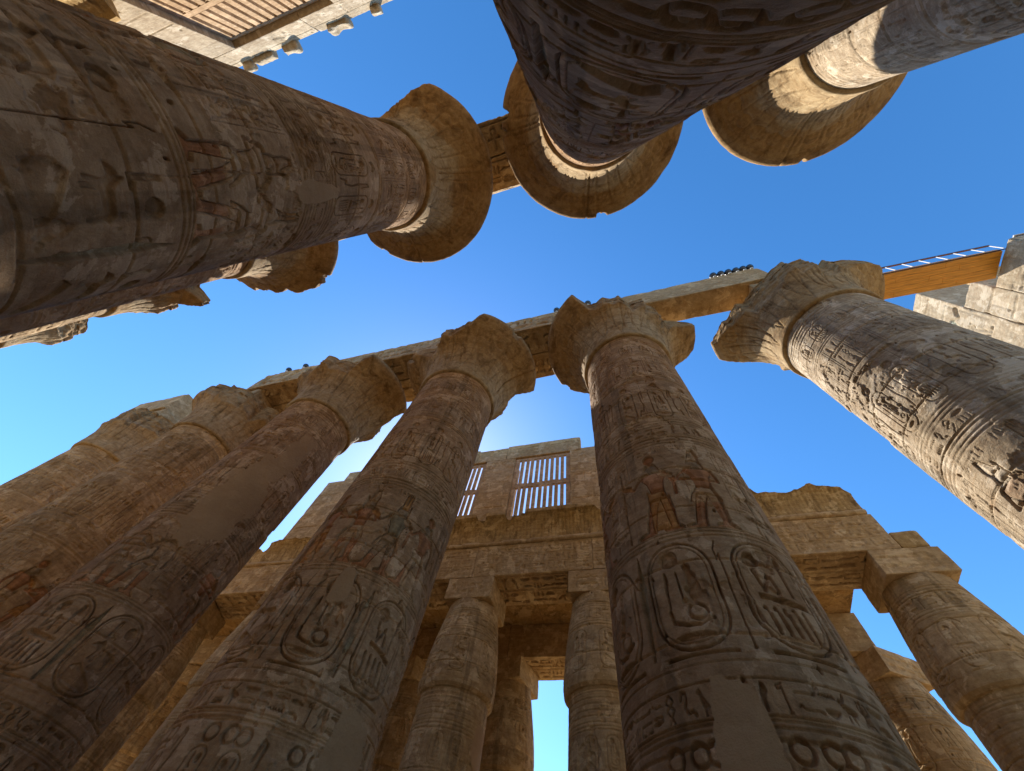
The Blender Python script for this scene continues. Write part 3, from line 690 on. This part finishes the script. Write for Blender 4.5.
# ------------------------------------------------------------------ aisle columns
def aisle_canvas(seed):
    R, H = 1.22, Z(10.0); c = Canvas(2 * PI * R, H, .016, True); rng = np.random.RandomState(seed); W = c.W
    for y0, n, h in ((.9, 10, .9), (2.3, 9, 1.0)):
        for k in range(n): c.cartouche(k * W / n + .05, y0, W / n * .6, h, rng, .024, k % 3, True)
    c.grooves([2.05, 3.55, 3.65])
    for k in range(8):
        x = k * W / 8
        if k % 2: c.text_col(x, 3.9, 5.7, W / 16, rng, .015); c.text_col(x + W / 16, 3.9, 5.7, W / 17, rng, .015)
        else: c.figure(x + W / 16, 3.75, 1.9, rng, .024, k % 4 == 0, k // 2 % 3, kilt=WHT)
    c.grooves([5.95, 6.05, 6.15]); 
    for k in range(12): c.cartouche(k * W / 12 + .05, 6.3, W / 20, .8, rng, .018, k % 3, True)
    c.grooves([7.3, 7.4, Z(5.95), Z(6.1), Z(6.25), Z(6.4), Z(6.55)], .03, .015)
    for k in range(8): c.cartouche(k * W / 8 + .06, Z(7.15), W / 8 * .55, 1.3, rng, .022, k % 3, True)
    c.grooves([Z(8.6), Z(8.7), Z(9.4), Z(9.5)])
    c.text_row(0, W, Z(8.8), .5, rng, .018)
    return c
AC = aisle_canvas(5)
def aisle_parts(seed, nf, nz):
    H_, C_ = finish_canvas(AC, seed, [(60 + seed * 40, 5.5, 22, .5, .3)] if seed % 2 else [], .95, .55, .4, 1.22)
    pr = np.array([(1.12, -1.35), (1.24, -.6), (1.245, 2), (1.225, 5), (1.20, 6.6), (1.19, 6.70), (1.27, 6.72), (1.345, 6.80), (1.375, 7.0), (1.37, 7.4), (1.33, 7.9), (1.25, 8.6), (1.14, 9.3), (1.03, 10.0)])
    return H_, C_, pr
AMESH = {}
def aisle_column(E_, N_, label, seed, parent_copy=None, grp="aisle columns with closed bud capitals"):
    if parent_copy is not None:
        return copy_thing(parent_copy, (E_, N_, 0), 0, label, grp)
    H_, C_, pr = aisle_parts(seed, 0, 0)
    root = empty("aisle_column", (E_, N_, 0), label, "column", grp)
    az = np.radians(np.linspace(0, 360, 420, endpoint=False))
    for nm, z0, z1, nz in (("shaft", -1.35, 6.705, 400), ("capital", 6.705, 10.02, 220)):
        zz = np.linspace(z0, z1, nz); zz = np.unique(np.concatenate([zz, np.linspace(6.69, 6.85, 20)])) if nm == "capital" else zz
        zz = zz[(zz >= z0)]
        A, Hh = np.meshgrid(az, zz); r = np.interp(Hh, pr[:, 1], pr[:, 0])
        d = sample(H_, AC.res, A * 1.22, Hh + CAMZ, True); col = sample(C_, AC.res, A * 1.22, Hh + CAMZ, True)
        r = r + d; V = np.stack([r * np.cos(A), r * np.sin(A), Hh + CAMZ], -1).reshape(-1, 3)
        mesh_obj(nm, V, grid_quads(len(zz), len(az), True), M_WALL, root, col.reshape(-1, 4))
    prb = np.array([(0.01, .27), (1.55, .27), (1.65, .2), (1.68, 0)]); A, Rr = np.meshgrid(az[::6], prb[:, 0]); ZZ = np.repeat(prb[:, 1][:, None], len(az[::6]), 1)
    mesh_obj("base", np.stack([Rr * np.cos(A), Rr * np.sin(A), ZZ], -1).reshape(-1, 3), grid_quads(4, len(az[::6]), True)[:, ::-1], M_WALL, root)
    Ht, res = relief_rows(2.05, .95, seed + 9, 1, .02)
    block("abacus", (-1.025, -1.025, Z(10.0)), (1.025, 1.025, Z(10.945)), M_WALL, root, .1, .012, .02, .06, seed, {'y+': (Ht, res, 'swapflip')})
    return root
ES = [1.67 + 5.25 * k for k in (-2, -1, 0, 1, 2, 3, 4, 5)]   # -8.83 .. 17.42
SN1, SN2, SN3 = -14.725, -20.62, -26.5
protoA = aisle_column(ES[0], SN1, "aisle column at the lower right with large square block standing free under open sky", 1)
protoB = aisle_column(ES[2], SN1, "aisle column just left of the deeply cut column, under the grilled window", 2)
aisle_column(ES[3], SN1, "aisle column at bottom centre with dark stain on its bud capital", 3, None)
protoC = [o for o in COL.objects if o.name.startswith("aisle_column")][-1]
aisle_column(ES[1], SN1, "aisle column hidden behind the deeply cut great column", 0, protoC)
aisle_column(ES[4], SN1, "pale slanting aisle column between the mortar patched and the centre great columns", 0, protoB).rotation_euler = (0, 0, 2.2)
aisle_column(ES[5], SN1, "front aisle column behind the mortar patched great column", 0, protoC).rotation_euler = (0, 0, 4)
aisle_column(ES[6], SN1, "front aisle column far left, second from the end", 0, protoB).rotation_euler = (0, 0, 5)
aisle_column(ES[7], SN1, "front aisle column far left, last of its row", 0, protoA).rotation_euler = (0, 0, 5.5)
lab2 = ["second row aisle column seen under the beam at the lower right", "second row aisle column right of the narrow sky gap", "second row aisle column behind the one under the grilled window",
        "dark second row aisle column left of the blue sky gap at bottom centre", "second row aisle column in the dark, third from the east", "second row aisle column in the dark, golden block on top", "second row aisle column in the dark, far left", "second row aisle column in the dark, last of its row"]
for k, e in enumerate(ES):
    src = (protoA, protoC, protoB)[k % 3]
    aisle_column(e, SN2, lab2[k], 0, src).rotation_euler = (0, 0, 1.3 * k + .6)
for k in (4, 5, 6):
    aisle_column(ES[k], SN3, ["third row aisle column deep in shade, nearer", "third row aisle column deep in shade, middle one", "third row aisle column deep in shade, farthest"][k - 4], 0, protoC).rotation_euler = (0, 0, k)
NN1 = 9.62
for k, e in enumerate(ES[:6]):
    aisle_column(e, NN1, "north aisle column behind the upper row, %s from the west end" % ["first", "second", "third", "fourth", "fifth", "sixth"][k], 0, (protoB, protoC)[k % 2], "north aisle columns").rotation_euler = (0, 0, 2 + k)

# aisle architraves
def abeam(E0, E1, N0, N1, z0, z1, label, seed, faces=('z-', 'y+'), grp="aisle architrave beams", mat=None, fine=.033):
    rel = {}
    if 'z-' in faces: h, res = relief_rows(E1 - E0, N1 - N0, seed, 2, .055); rel['z-'] = (h, res, False)
    if 'y+' in faces: h, res = relief_rows(E1 - E0, z1 - z0, seed + 1, 3, .02, .5); rel['y+'] = (h, res, 'swapflip')
    o = block("aisle_beam", (E0, N0, Z(z0)), (E1, N1, Z(z1)), mat or M_WALL, None, .16, .012, .015, .05, seed, rel or None, origin=((E0 + E1) / 2, (N0 + N1) / 2, Z(z0)), fine=fine)
    return tag(o, label, "stone beam", grp)
bounds = [-8.85] + [(ES[k]) for k in (1, 2, 3, 4, 5, 6)] + [30.2]
names1 = ["carved soffit beam above the lower right gap of sky, broken at its right end", "front beam hidden behind the deeply cut great column", "front beam over the bottom centre opening below the grilled window",
          "front beam left of the grilled window bay", "front beam between centre and mortar patched columns", "front beam below the left end of the window wall", "farthest front beam behind the mortar patched column"]
for k in range(7):
    abeam(bounds[k] + .006, bounds[k + 1] - .006, -15.75, -13.7, 10.95, 12.52, names1[k], 40 + k * 3)
    abeam(bounds[k] + .006, bounds[k + 1] - .006, -21.65, -19.6, 10.95, 12.56, "second row beam, " + ["lower right end of the roof", "right of the sky gap", "above the sky gap at bottom centre", "over the dark column at bottom centre", "fifth bay, in the dark", "sixth bay, in the dark", "seventh bay, in the dark"][k], 70 + k * 3, ('z-',))
# broken stump past the west end
tag(block("broken_stone", (-9.7, -14.4, Z(10.96)), (-8.87, -13.72, Z(11.65)), M_CORN, None, .06, .06, .08, .3, 5, origin=(-9.2, -14, Z(10.96))), "small broken stone stump on top of the lower right square block", "stone")
# roof slabs between the two rows
rs = np.linspace(-8.75, 30.1, 15)
for k in range(14):
    o = block("roof_slab", (rs[k] + .006, -21.6, Z(12.57)), (rs[k + 1] - .006, -15.2 + .3 * math.sin(k * 7), Z(13.4)), M_DARK, None, .25, .02, .02, .04, 90 + k, origin=((rs[k] + rs[k + 1]) / 2, -18.4, Z(12.57)))
    tag(o, "aisle roof slab, %s, laid across the two rows" % ["golden end slab at the lower right", "second from the right end", "third from the right end", "fourth from the right end", "right part of the bottom centre bay", "middle of the bottom centre bay", "left part of the bottom centre bay",
        "seventh from the left end", "sixth from the left end", "fifth from the left end", "fourth from the left end", "third from the left end", "second from the left end", "left end slab"][k], "roof slab", "roof slabs over the aisle")

for k in (4, 5, 6):  # third row beams, added to darken the lower left bays
    abeam(bounds[k] + .006, bounds[k + 1] - .006, -27.5, -25.5, 10.95, 12.56, "third row beam added to darken the left bays, " + ["nearest", "middle", "farthest"][k - 4], 150 + k, ())
for k, e in enumerate(np.linspace(12.0, 30.1, 10)[:-1]):  # rear slabs added to shut light out of the lower left bays
    o = block("roof_slab", (e + .006, -27.4, Z(12.57)), (e + 2.005, -21.63, Z(13.4)), M_DARK, None, .3, .02, .02, .04, 160 + k, origin=(e + 1, -24.5, Z(12.57)))
    tag(o, "added rear roof slab keeping light off the lower left bays, %s from the right" % ["first", "second", "third", "fourth", "fifth", "sixth", "seventh", "eighth", "ninth"][k], "roof slab", "roof slabs over the aisle")

# ------------------------------------------------------------------ cornice (torus + cavetto), both sides of the nave
def cornice(face, sgn, E0, E1, label, seed, breaks):
    """face = N of wall face; sgn = +1 when the nave lies to the north of it"""
    root = empty("cavetto_cornice", ((E0 + E1) / 2, face, Z(12.5)), label, "cornice")
    ex = (E0 + E1) / 2
    n = int((E1 - E0) / .035); E_ = np.linspace(E0, E1, n)
    # torus
    a = np.linspace(-PI * .5, PI * .5, 12); A, EE = np.meshgrid(a, E_, indexing='ij')
    nn = fbm3(np.stack([EE.ravel(), A.ravel() * .2, 0 * A.ravel() + seed], -1), 1.5, seed, 4).reshape(A.shape)
    rr = .13 * (1 - .35 * smooth(nn, .5, .7))
    V = np.stack([EE - ex, sgn * (rr * np.cos(A)), .14 + rr * np.sin(A)], -1).reshape(-1, 3)
    q = grid_quads(len(a), n, False); q = q if sgn > 0 else q[:, ::-1]
    mesh_obj("torus_moulding", V, q, M_WALL, root)
    # cavetto
    pr = np.array([(-1.9, 0.02), (-.02, .02), (-.02, .27), (.0, .30), (.02, .6), (.07, .9), (.17, 1.2), (.33, 1.42), (.46, 1.5), (.46, 1.72), (.0, 1.74), (-1.9, 1.74)])
    s_ = np.concatenate([[0], np.cumsum(np.hypot(np.diff(pr[:, 0]), np.diff(pr[:, 1])))])
    t = np.unique(np.concatenate([s_, np.linspace(s_[1], s_[9], 46), np.linspace(s_[9], s_[11], 10)]))
    yy = np.interp(t, s_, pr[:, 0]); zz = np.interp(t, s_, pr[:, 1])
    YY, EE = np.meshgrid(yy, E_, indexing='ij'); ZZ = np.repeat(zz[:, None], n, 1)
    P = np.stack([EE.ravel(), YY.ravel(), ZZ.ravel() + seed * 3], -1)
    n1 = fbm3(P, 1.6, seed, 5).reshape(YY.shape); lin = fbm3(np.stack([E_, 0 * E_, 0 * E_ + seed], -1), .9, seed + 3, 5)
    hl = np.interp(E_, [b[0] for b in breaks], [b[1] for b in breaks]) - np.where(E_ < -4.2, .12, .5) * smooth(lin, .5, .72)
    ZL = np.minimum(ZZ, hl[None, :] + (n1 - .5) * .25)
    over = ZZ - ZL
    Yn = np.where(over > .01, np.minimum(YY, np.interp(ZL, pr[2:9, 1], pr[2:9, 0])), YY)
    flute = .018 * (1 - smooth(np.abs((EE / .17) % 1 - .5), .05, .25)) * (ZZ > .32) * (ZZ < 1.5) * (YY > -.1)
    Yn = Yn - flute + (n1 - .5) * .07 * (YY > -.5)
    V = np.stack([EE - ex, sgn * Yn, ZL + (n1 - .5) * .05 * (over > .01)], -1).reshape(-1, 3)
    q = grid_quads(len(t), n, False); q = q if sgn > 0 else q[:, ::-1]
    o = mesh_obj("cavetto", V, q, M_CORN, root)
    # end caps
    bm_v = []; 
    for col_, fl in ((0, False), (n - 1, True)):
        vv = V.reshape(len(t), n, 3)[:, col_]; c0 = vv.mean(0); k = len(vv)
        VV = np.concatenate([vv, [c0]]); Q = np.array([(i, (i + 1) % k, k) for i in range(k)])
        if fl: Q = Q[:, ::-1]
        bm_v.append((VV, Q))
    Vc, Qc = join_arrays(bm_v); mesh_obj("broken_end", Vc, Qc, M_CORN, root)
    return root
cornice(-13.7, 1, -8.75, 30.1, "fluted brown cornice running below the grilled windows at the bottom of the photo", 4,
        [(-8.8, .9), (-8.5, 1.25), (-7.9, 1.38), (-7, 1.42), (-5.6, 1.46), (-4.5, 1.55), (-4.1, .35), (0.1, .3), (.6, 1.3), (1.2, 1.35), (1.7, 1.75), (5.3, 1.75), (5.8, 1.55), (6.3, 1.74), (15, 1.74), (17, 1.45), (19.7, 1.4)])
cornice(8.6, -1, -8.75, 19.7, "sunlit cornice behind the upper row at the top left corner", 9, [(-9, 1.7), (8, 1.7), (9.5, .9), (12.0, .8), (12.35, 1.75), (15, 1.5), (20, 1.5)])
bn = bounds[:6] + [19.7]
for k in range(6):
    abeam(bn[k] + .006, bn[k + 1] - .006, 8.6, 10.65, 10.95, 12.5, "north aisle beam, bay %s from the west" % ["one", "two", "three", "four", "five", "six"][k], 120 + k, (), "north aisle beams", M_PALE)

# ------------------------------------------------------------------ clerestory walls with stone grilles
def masonry_block(name, E0, E1, N0, N1, z0, z1, mat, parent, seed, front, course=.98, topj=None):
    """one wall piece with course joints cut in its nave face"""
    W, H = E1 - E0, z1 - z0
    c = Canvas(W, H, .02); rng = np.random.RandomState(seed); y = 0; k = 0
    while y < H:
        c.line([(0, y), (W, y)], .022, .03)
        x = rng.uniform(.6, 1.6); xp = 0
        while xp < W:
            if x < W: c.line([(x, y), (x + rng.uniform(-.02, .02), y + course)], .018, .025)
            c.C[int(y / .02):int((y + course) / .02), int(xp / .02):int(x / .02)] *= rng.uniform(.84, 1.07); xp = x; x += rng.uniform(.9, 1.9)
        y += course * rng.uniform(.9, 1.05)
    CC = c.C.copy(); Hh, _ = finish_canvas(c, seed, (), 0, .3, .4)
    return block(name, (E0, N0, z0), (E1, N1, z1), mat, parent, .2, .015, .02, .07, seed, {front: (Hh, .02, 'swapflip' if front == 'y+' else 'swap', CC)}, fine=.04)
def grille(parent, E0, E1, z0, z1, y0, y1, nslot, mat, seed, slot=.42, block_p=.12):
    rng = np.random.RandomState(seed); W = E1 - E0; H = z1 - z0; parts = []
    fr = .20; mid = .28
    parts += [box_vq((E0, y0, z0), (E1, y1, z0 + fr)), box_vq((E0, y0, z1 - fr), (E1, y1, z1)), box_vq((E0, y0, (z0 + z1 - mid) / 2), (E1, y1, (z0 + z1 + mid) / 2))]
    p = (W - .3) / nslot
    for t0, t1 in ((z0 + fr, (z0 + z1 - mid) / 2), ((z0 + z1 + mid) / 2, z1 - fr)):
        x = E0; b0 = .15 + p * (1 - slot) / 2
        parts.append(box_vq((E0, y0, t0), (E0 + b0, y1, t1))); x = E0 + b0
        for k in range(nslot):
            xs = E0 + .15 + p * k + p * (1 - slot) / 2; xe = xs + p * slot; nx = xe + p * (1 - slot) if k < nslot - 1 else E1
            j = rng.uniform(-.02, .02)
            parts.append(box_vq((xe + j, y0, t0), (nx + (0 if k == nslot - 1 else j), y1, t1)))
            a = rng.uniform(.02, .07)
            parts.append(box_vq((xs + j, y0 + .03, t1 - a), (xe + j, y1 - .03, t1))); parts.append(box_vq((xs + j, y0 + .03, t0), (xe + j, y1 - .03, t0 + rng.uniform(.02, .12))))
            if rng.rand() < block_p: parts.append(box_vq((xs + j, y0 + .06, t0), (xe + j, y1 - .06, t0 + (t1 - t0) * rng.uniform(.3, 1))))
    V, Q = join_arrays(parts)
    o = mesh_obj("window_grille", V, Q, mat, parent, smooth_sh=False)
    return bevel(o, .012, 1)
FZ = Z(14.25)
ws = empty("clerestory_wall", (8, -14.3, FZ), "high masonry wall with upright slotted stone windows standing on the brown cornice", "wall", None)
def pl(E_, N_, z_): return (E_ - 8, N_ + 14.3, z_ - FZ)
def south_piece(name, E0, E1, z0, z1, seed, N0=-14.85, N1=-13.78):
    return masonry_block(name, E0 - 8, E1 - 8, N0 + 14.3, N1 + 14.3, Z(z0) - FZ, Z(z1) - FZ, M_WALL, ws, seed, 'y+')
for i, (a, b, t_) in enumerate([(5.96, 7.84, 19.26), (11.21, 13.09, 19.26), (16.46, 17.1, 19.26), (17.11, 19.65, 19.4), (.95, 2.6, 19.38)]):
    south_piece("pier", a, b, 14.26, t_, 200 + i)
for i, (a, b, z0, z1) in enumerate([(1.95, 6.6, 19.28, 20.57), (6.61, 8.55, 19.28, 20.45), (8.56, 12.8, 19.28, 20.6), (12.81, 17.05, 19.28, 20.5), (17.06, 18.4, 19.42, 20.25)]):
    south_piece("lintel_course", a, b, z0, z1, 210 + i, N0=-14.15)
for i, (a, b) in enumerate([(2.61, 5.95), (7.85, 11.2), (13.1, 16.45)]):
    grille(ws, a - 8, b - 8, Z(14.28) - FZ, Z(19.25) - FZ, -14.02 + 14.3, -13.9 + 14.3, 10, M_GRILLE, 230 + i, slot=.42, block_p=0)

wn = empty("clerestory_wall", (6, 9.1, FZ), "sunlit wall with a slotted window at the top left corner, rubble along its top", "wall", None)
def north_piece(name, E0, E1, z0, z1, seed, N0=8.62, N1=9.7):
    return masonry_block(name, E0 - 6, E1 - 6, N0 - 9.1, N1 - 9.1, Z(z0) - FZ, Z(z1) - FZ, M_PALE, wn, seed, 'y-')
for i, (a, b) in enumerate([(12.16, 13.85), (5.1, 7.4), (-2, .35)]): north_piece("pier", a, b, 14.26, 19.04, 300 + i)
north_piece("sill_course", -2, 13.85, 12.56, 14.25, 309)
for i, (a, b, t_) in enumerate([(9.0, 13.5, 20.42), (4.9, 8.99, 20.55), (-2, 4.89, 20.6)]): north_piece("lintel_course", a, b, 19.06, t_, 310 + i)
for i, (a, b) in enumerate([(7.41, 12.15), (.36, 5.09)]):
    grille(wn, a - 6, b - 6, Z(14.28) - FZ, Z(19.03) - FZ, 8.86 - 9.1, 9.0 - 9.1, 13, M_GRILLE, 330 + i, slot=.34, block_p=0)
for i, (e, s_) in enumerate([(12.75, .45), (11.9, .95), (10.55, .7), (8.1, .95), (6.3, .5)]):
    o = block("rubble_stone", (e - s_ * .55, 8.35 + .1 * (i % 2), Z(20.25)), (e + s_ * .5, 9.3, Z(20.4 + s_ * .4)), M_PALE, None, .05, .16, .08, .3, 340 + i, origin=(e, 8.8, Z(20.45)))
    tag(o, ["rubble stone nearest the corner column on the sunlit wall top", "second rubble stone on the sunlit wall top", "third rubble stone on the sunlit wall top", "fourth rubble stone on the sunlit wall top", "rubble stone at the wall top near the top edge"][i], "stone", "rubble along the wall top")

for lab, lo_, hi_ in (("outer south wall of the hall, unseen, added to block low sky light", (-30, -49, 0), (48, -47, 11.5)), ("outer north wall of the hall, unseen, added to block low sky light", (-6, 36, 0), (48, 38, 12)), ("low ruined east wall, unseen, added to block low sky light", (46, -46.9, 0), (48, 35.9, 9))):  # hall walls out of view, added to block horizon light from the sky
    o = block("outer_wall", lo_, hi_, M_WALL, None, 1.2, .06, .1, .3, 500, origin=((lo_[0] + hi_[0]) / 2, (lo_[1] + hi_[1]) / 2, 0)); tag(o, lab, "wall")

# ------------------------------------------------------------------ vestibule wall on the west, sunlit
def tall_wall(name, label, E0, E1, steps, seed, mat=M_PALE):
    """steps = [(N0, N1, top)] side by side; nave face is east (x+)"""
    root = empty(name, (E0, steps[0][0], 0), label, "wall")
    for i, (a, b, t_) in enumerate(steps):
        W, H = b - a, Z(t_) - 6
        c = Canvas(W, H, .03); rng = np.random.RandomState(seed + i); y = 0
        while y < H:
            c.line([(0, y), (W, y)], .02, .022)
            x = rng.uniform(.2, 1.4); xp = 0
            while xp < W:
                if x < W: c.line([(x, y), (x, y + 1)], .02, .02)
                c.C[int(y / .03):int((y + 1) / .03), int(xp / .03):int(x / .03)] *= rng.uniform(.86, 1.05); xp = x; x += rng.uniform(.9, 1.8)
            y += 1.0
        if W > 2:
            for q in range(int(W // 2.4)):
                c.figure(1.3 + q * 2.4, H - 4.2, 2.6, rng, .05, q % 2 == 0, q % 3, skin=None, kilt=None); c.text_col(.1 + q * 2.4, H - 4.3, H - 1.6, .38, rng, .035)
                c.figure(1.3 + q * 2.4, H - 8.2, 2.8, rng, .05, q % 2 == 1, q % 3, skin=None, kilt=None); c.text_col(.1 + q * 2.4, H - 8.3, H - 5.2, .38, rng, .035)
        CC = c.C.copy(); Hh, _ = finish_canvas(c, seed + i, (), 0, .3, .6)
        block("wall_upper", (E0 - E0, a - steps[0][0] + .003, 6), (E1 - E0 + (.004 if i % 2 else 0), b - steps[0][0] - .003, Z(t_)), mat, root, .3, .025, .03, .12, seed + i, {'x+': (Hh, .03, False, CC)}, fine=.05)
        block("wall_lower", (E0 - E0, a - steps[0][0] + .003, 0), (E1 - E0 + (.004 if i % 2 else 0), b - steps[0][0] - .003, 5.99), mat, root, .4, .03, .03, .1, seed + i + 50)
    return root
tall_wall("vestibule_wall", "pale sunlit carved wall at the right edge that carries the wooden walkway", -18.1, -16.1,
          [(-14.0, -9.17, 22.2), (-9.16, -8.0, 19.5), (-7.99, -6.05, 18.36)], 400)
tall_wall("rear_wall", "shaded wall piece seen just below the far end of the wooden walkway", -21.5, -19.2,
          [(-14.0, -9.4, 24.2)], 430, M_WALL)

# ------------------------------------------------------------------ wooden walkway and its railing
wk = empty("wooden_walkway", (-12.85, -7.1, Z(18.42)), "orange plank walkway with a slim white and dark railing at the right", "walkway")
parts = []
for k in range(5):
    n0 = -.55 + k * .22; cuts = [-3.25, -1.9 + .5 * (k % 3), .3 + .4 * ((k * 2) % 3), 1.9 - .3 * (k % 2), 3.35]
    for a, b in zip(cuts[:-1], cuts[1:]): parts.append(box_vq((a + .004, n0 + .003, 0), (b - .004, n0 + .217, .06)))
V, Q = join_arrays(parts); bevel(mesh_obj("deck_planks", V, Q, M_WOOD, wk, smooth_sh=False), .004, 1)
V, Q = join_arrays([box_vq((-3.25, -.57, .065), (3.35, -.45, .26)), box_vq((-3.25, .45, .065), (3.35, .57, .26)), box_vq((-3.25, -.08, .065), (3.35, .08, .26))])
mesh_obj("joist", V, Q, M_WOOD, wk, smooth_sh=False)
V, Q = join_arrays([box_vq((-3.5, .535, .88), (3.35, .595, .94)), box_vq((-3.5, .58, .02), (3.35, .61, .06))]); mesh_obj("handrail", V, Q, M_RAIL, wk, smooth_sh=False)
V, Q = join_arrays([box_vq((-3.5, -.6, .88), (3.35, -.54, .94))]); mesh_obj("handrail", V, Q, M_RAIL, wk, smooth_sh=False)
for k in range(12):
    e = -3.48 + k * .61
    if e > 3.3: break
    for nside in (.565, -.57):
        V, Q = box_vq((e - .015, nside - .015, .26), (e + .015, nside + .015, .878)); mesh_obj("baluster", V, Q, M_WHITE, wk, smooth_sh=False)
bx_ = empty("junction_box", (-16.9, -6.35, Z(18.36)), "small grey box with white lid on the wall end beside the walkway", "box")
V, Q = box_vq((-.3, -.22, .02), (.3, .22, .30)); bevel(mesh_obj("box_body", V, Q, M_LAMP, bx_, smooth_sh=False), .02)
V, Q = box_vq((-.34, -.26, .305), (.34, .26, .36)); bevel(mesh_obj("lid", V, Q, M_WHITE, bx_, smooth_sh=False), .01)

# ------------------------------------------------------------------ little floodlights on the beams
def lathe(prof, n=20):
    pr = np.array(prof, float); a = np.linspace(0, 2 * PI, n, endpoint=False); A, R_r = np.meshgrid(a, pr[:, 0]); ZZ = np.repeat(pr[:, 1][:, None], n, 1)
    return np.stack([R_r * np.cos(A), R_r * np.sin(A), ZZ], -1).reshape(-1, 3), grid_quads(len(pr), n, True)
def floodlight(loc, label, grp):
    r = empty("floodlight", loc, label, "floodlight", grp)
    V, Q = box_vq((-.06, -.10, -.02), (.06, .06, .10)); bevel(mesh_obj("mount", V, Q, M_WHITE, r, smooth_sh=False), .01)
    V, Q = lathe([(.001, .11), (.07, .11), (.13, .16), (.17, .24), (.175, .32), (.14, .40), (.07, .45), (.001, .46)]); mesh_obj("lamp_head", V, Q, M_LAMP, r)
    return r
zt = 20.43
f0 = floodlight((-6.18, -5.63, Z(zt)), "left end lamp of the row of six on the beam at right", "six lamps in a row on the beam")
for k, e in enumerate([-6.53, -6.87, -7.21, -7.53, -7.83]):
    copy_thing(f0, (e, -5.63, Z(zt)), 0, "%s lamp of the row of six on the beam at right" % ["second", "third", "fourth", "fifth", "right end"][k], "six lamps in a row on the beam")
for (e, lab) in [(1.7, "small lamp on the beam left of the capital above the deeply cut column"), (.02, "small lamp above the capital of the deeply cut column"),
                 (8.35, "small lamp on the beam left of the centre column capital"), (17.9, "right one of two small lamps near the far end of the beam"), (19.2, "left one of two small lamps near the far end of the beam")]:
    copy_thing(f0, (e, -5.63, Z(zt)), .5, lab, "single lamps along the beam")
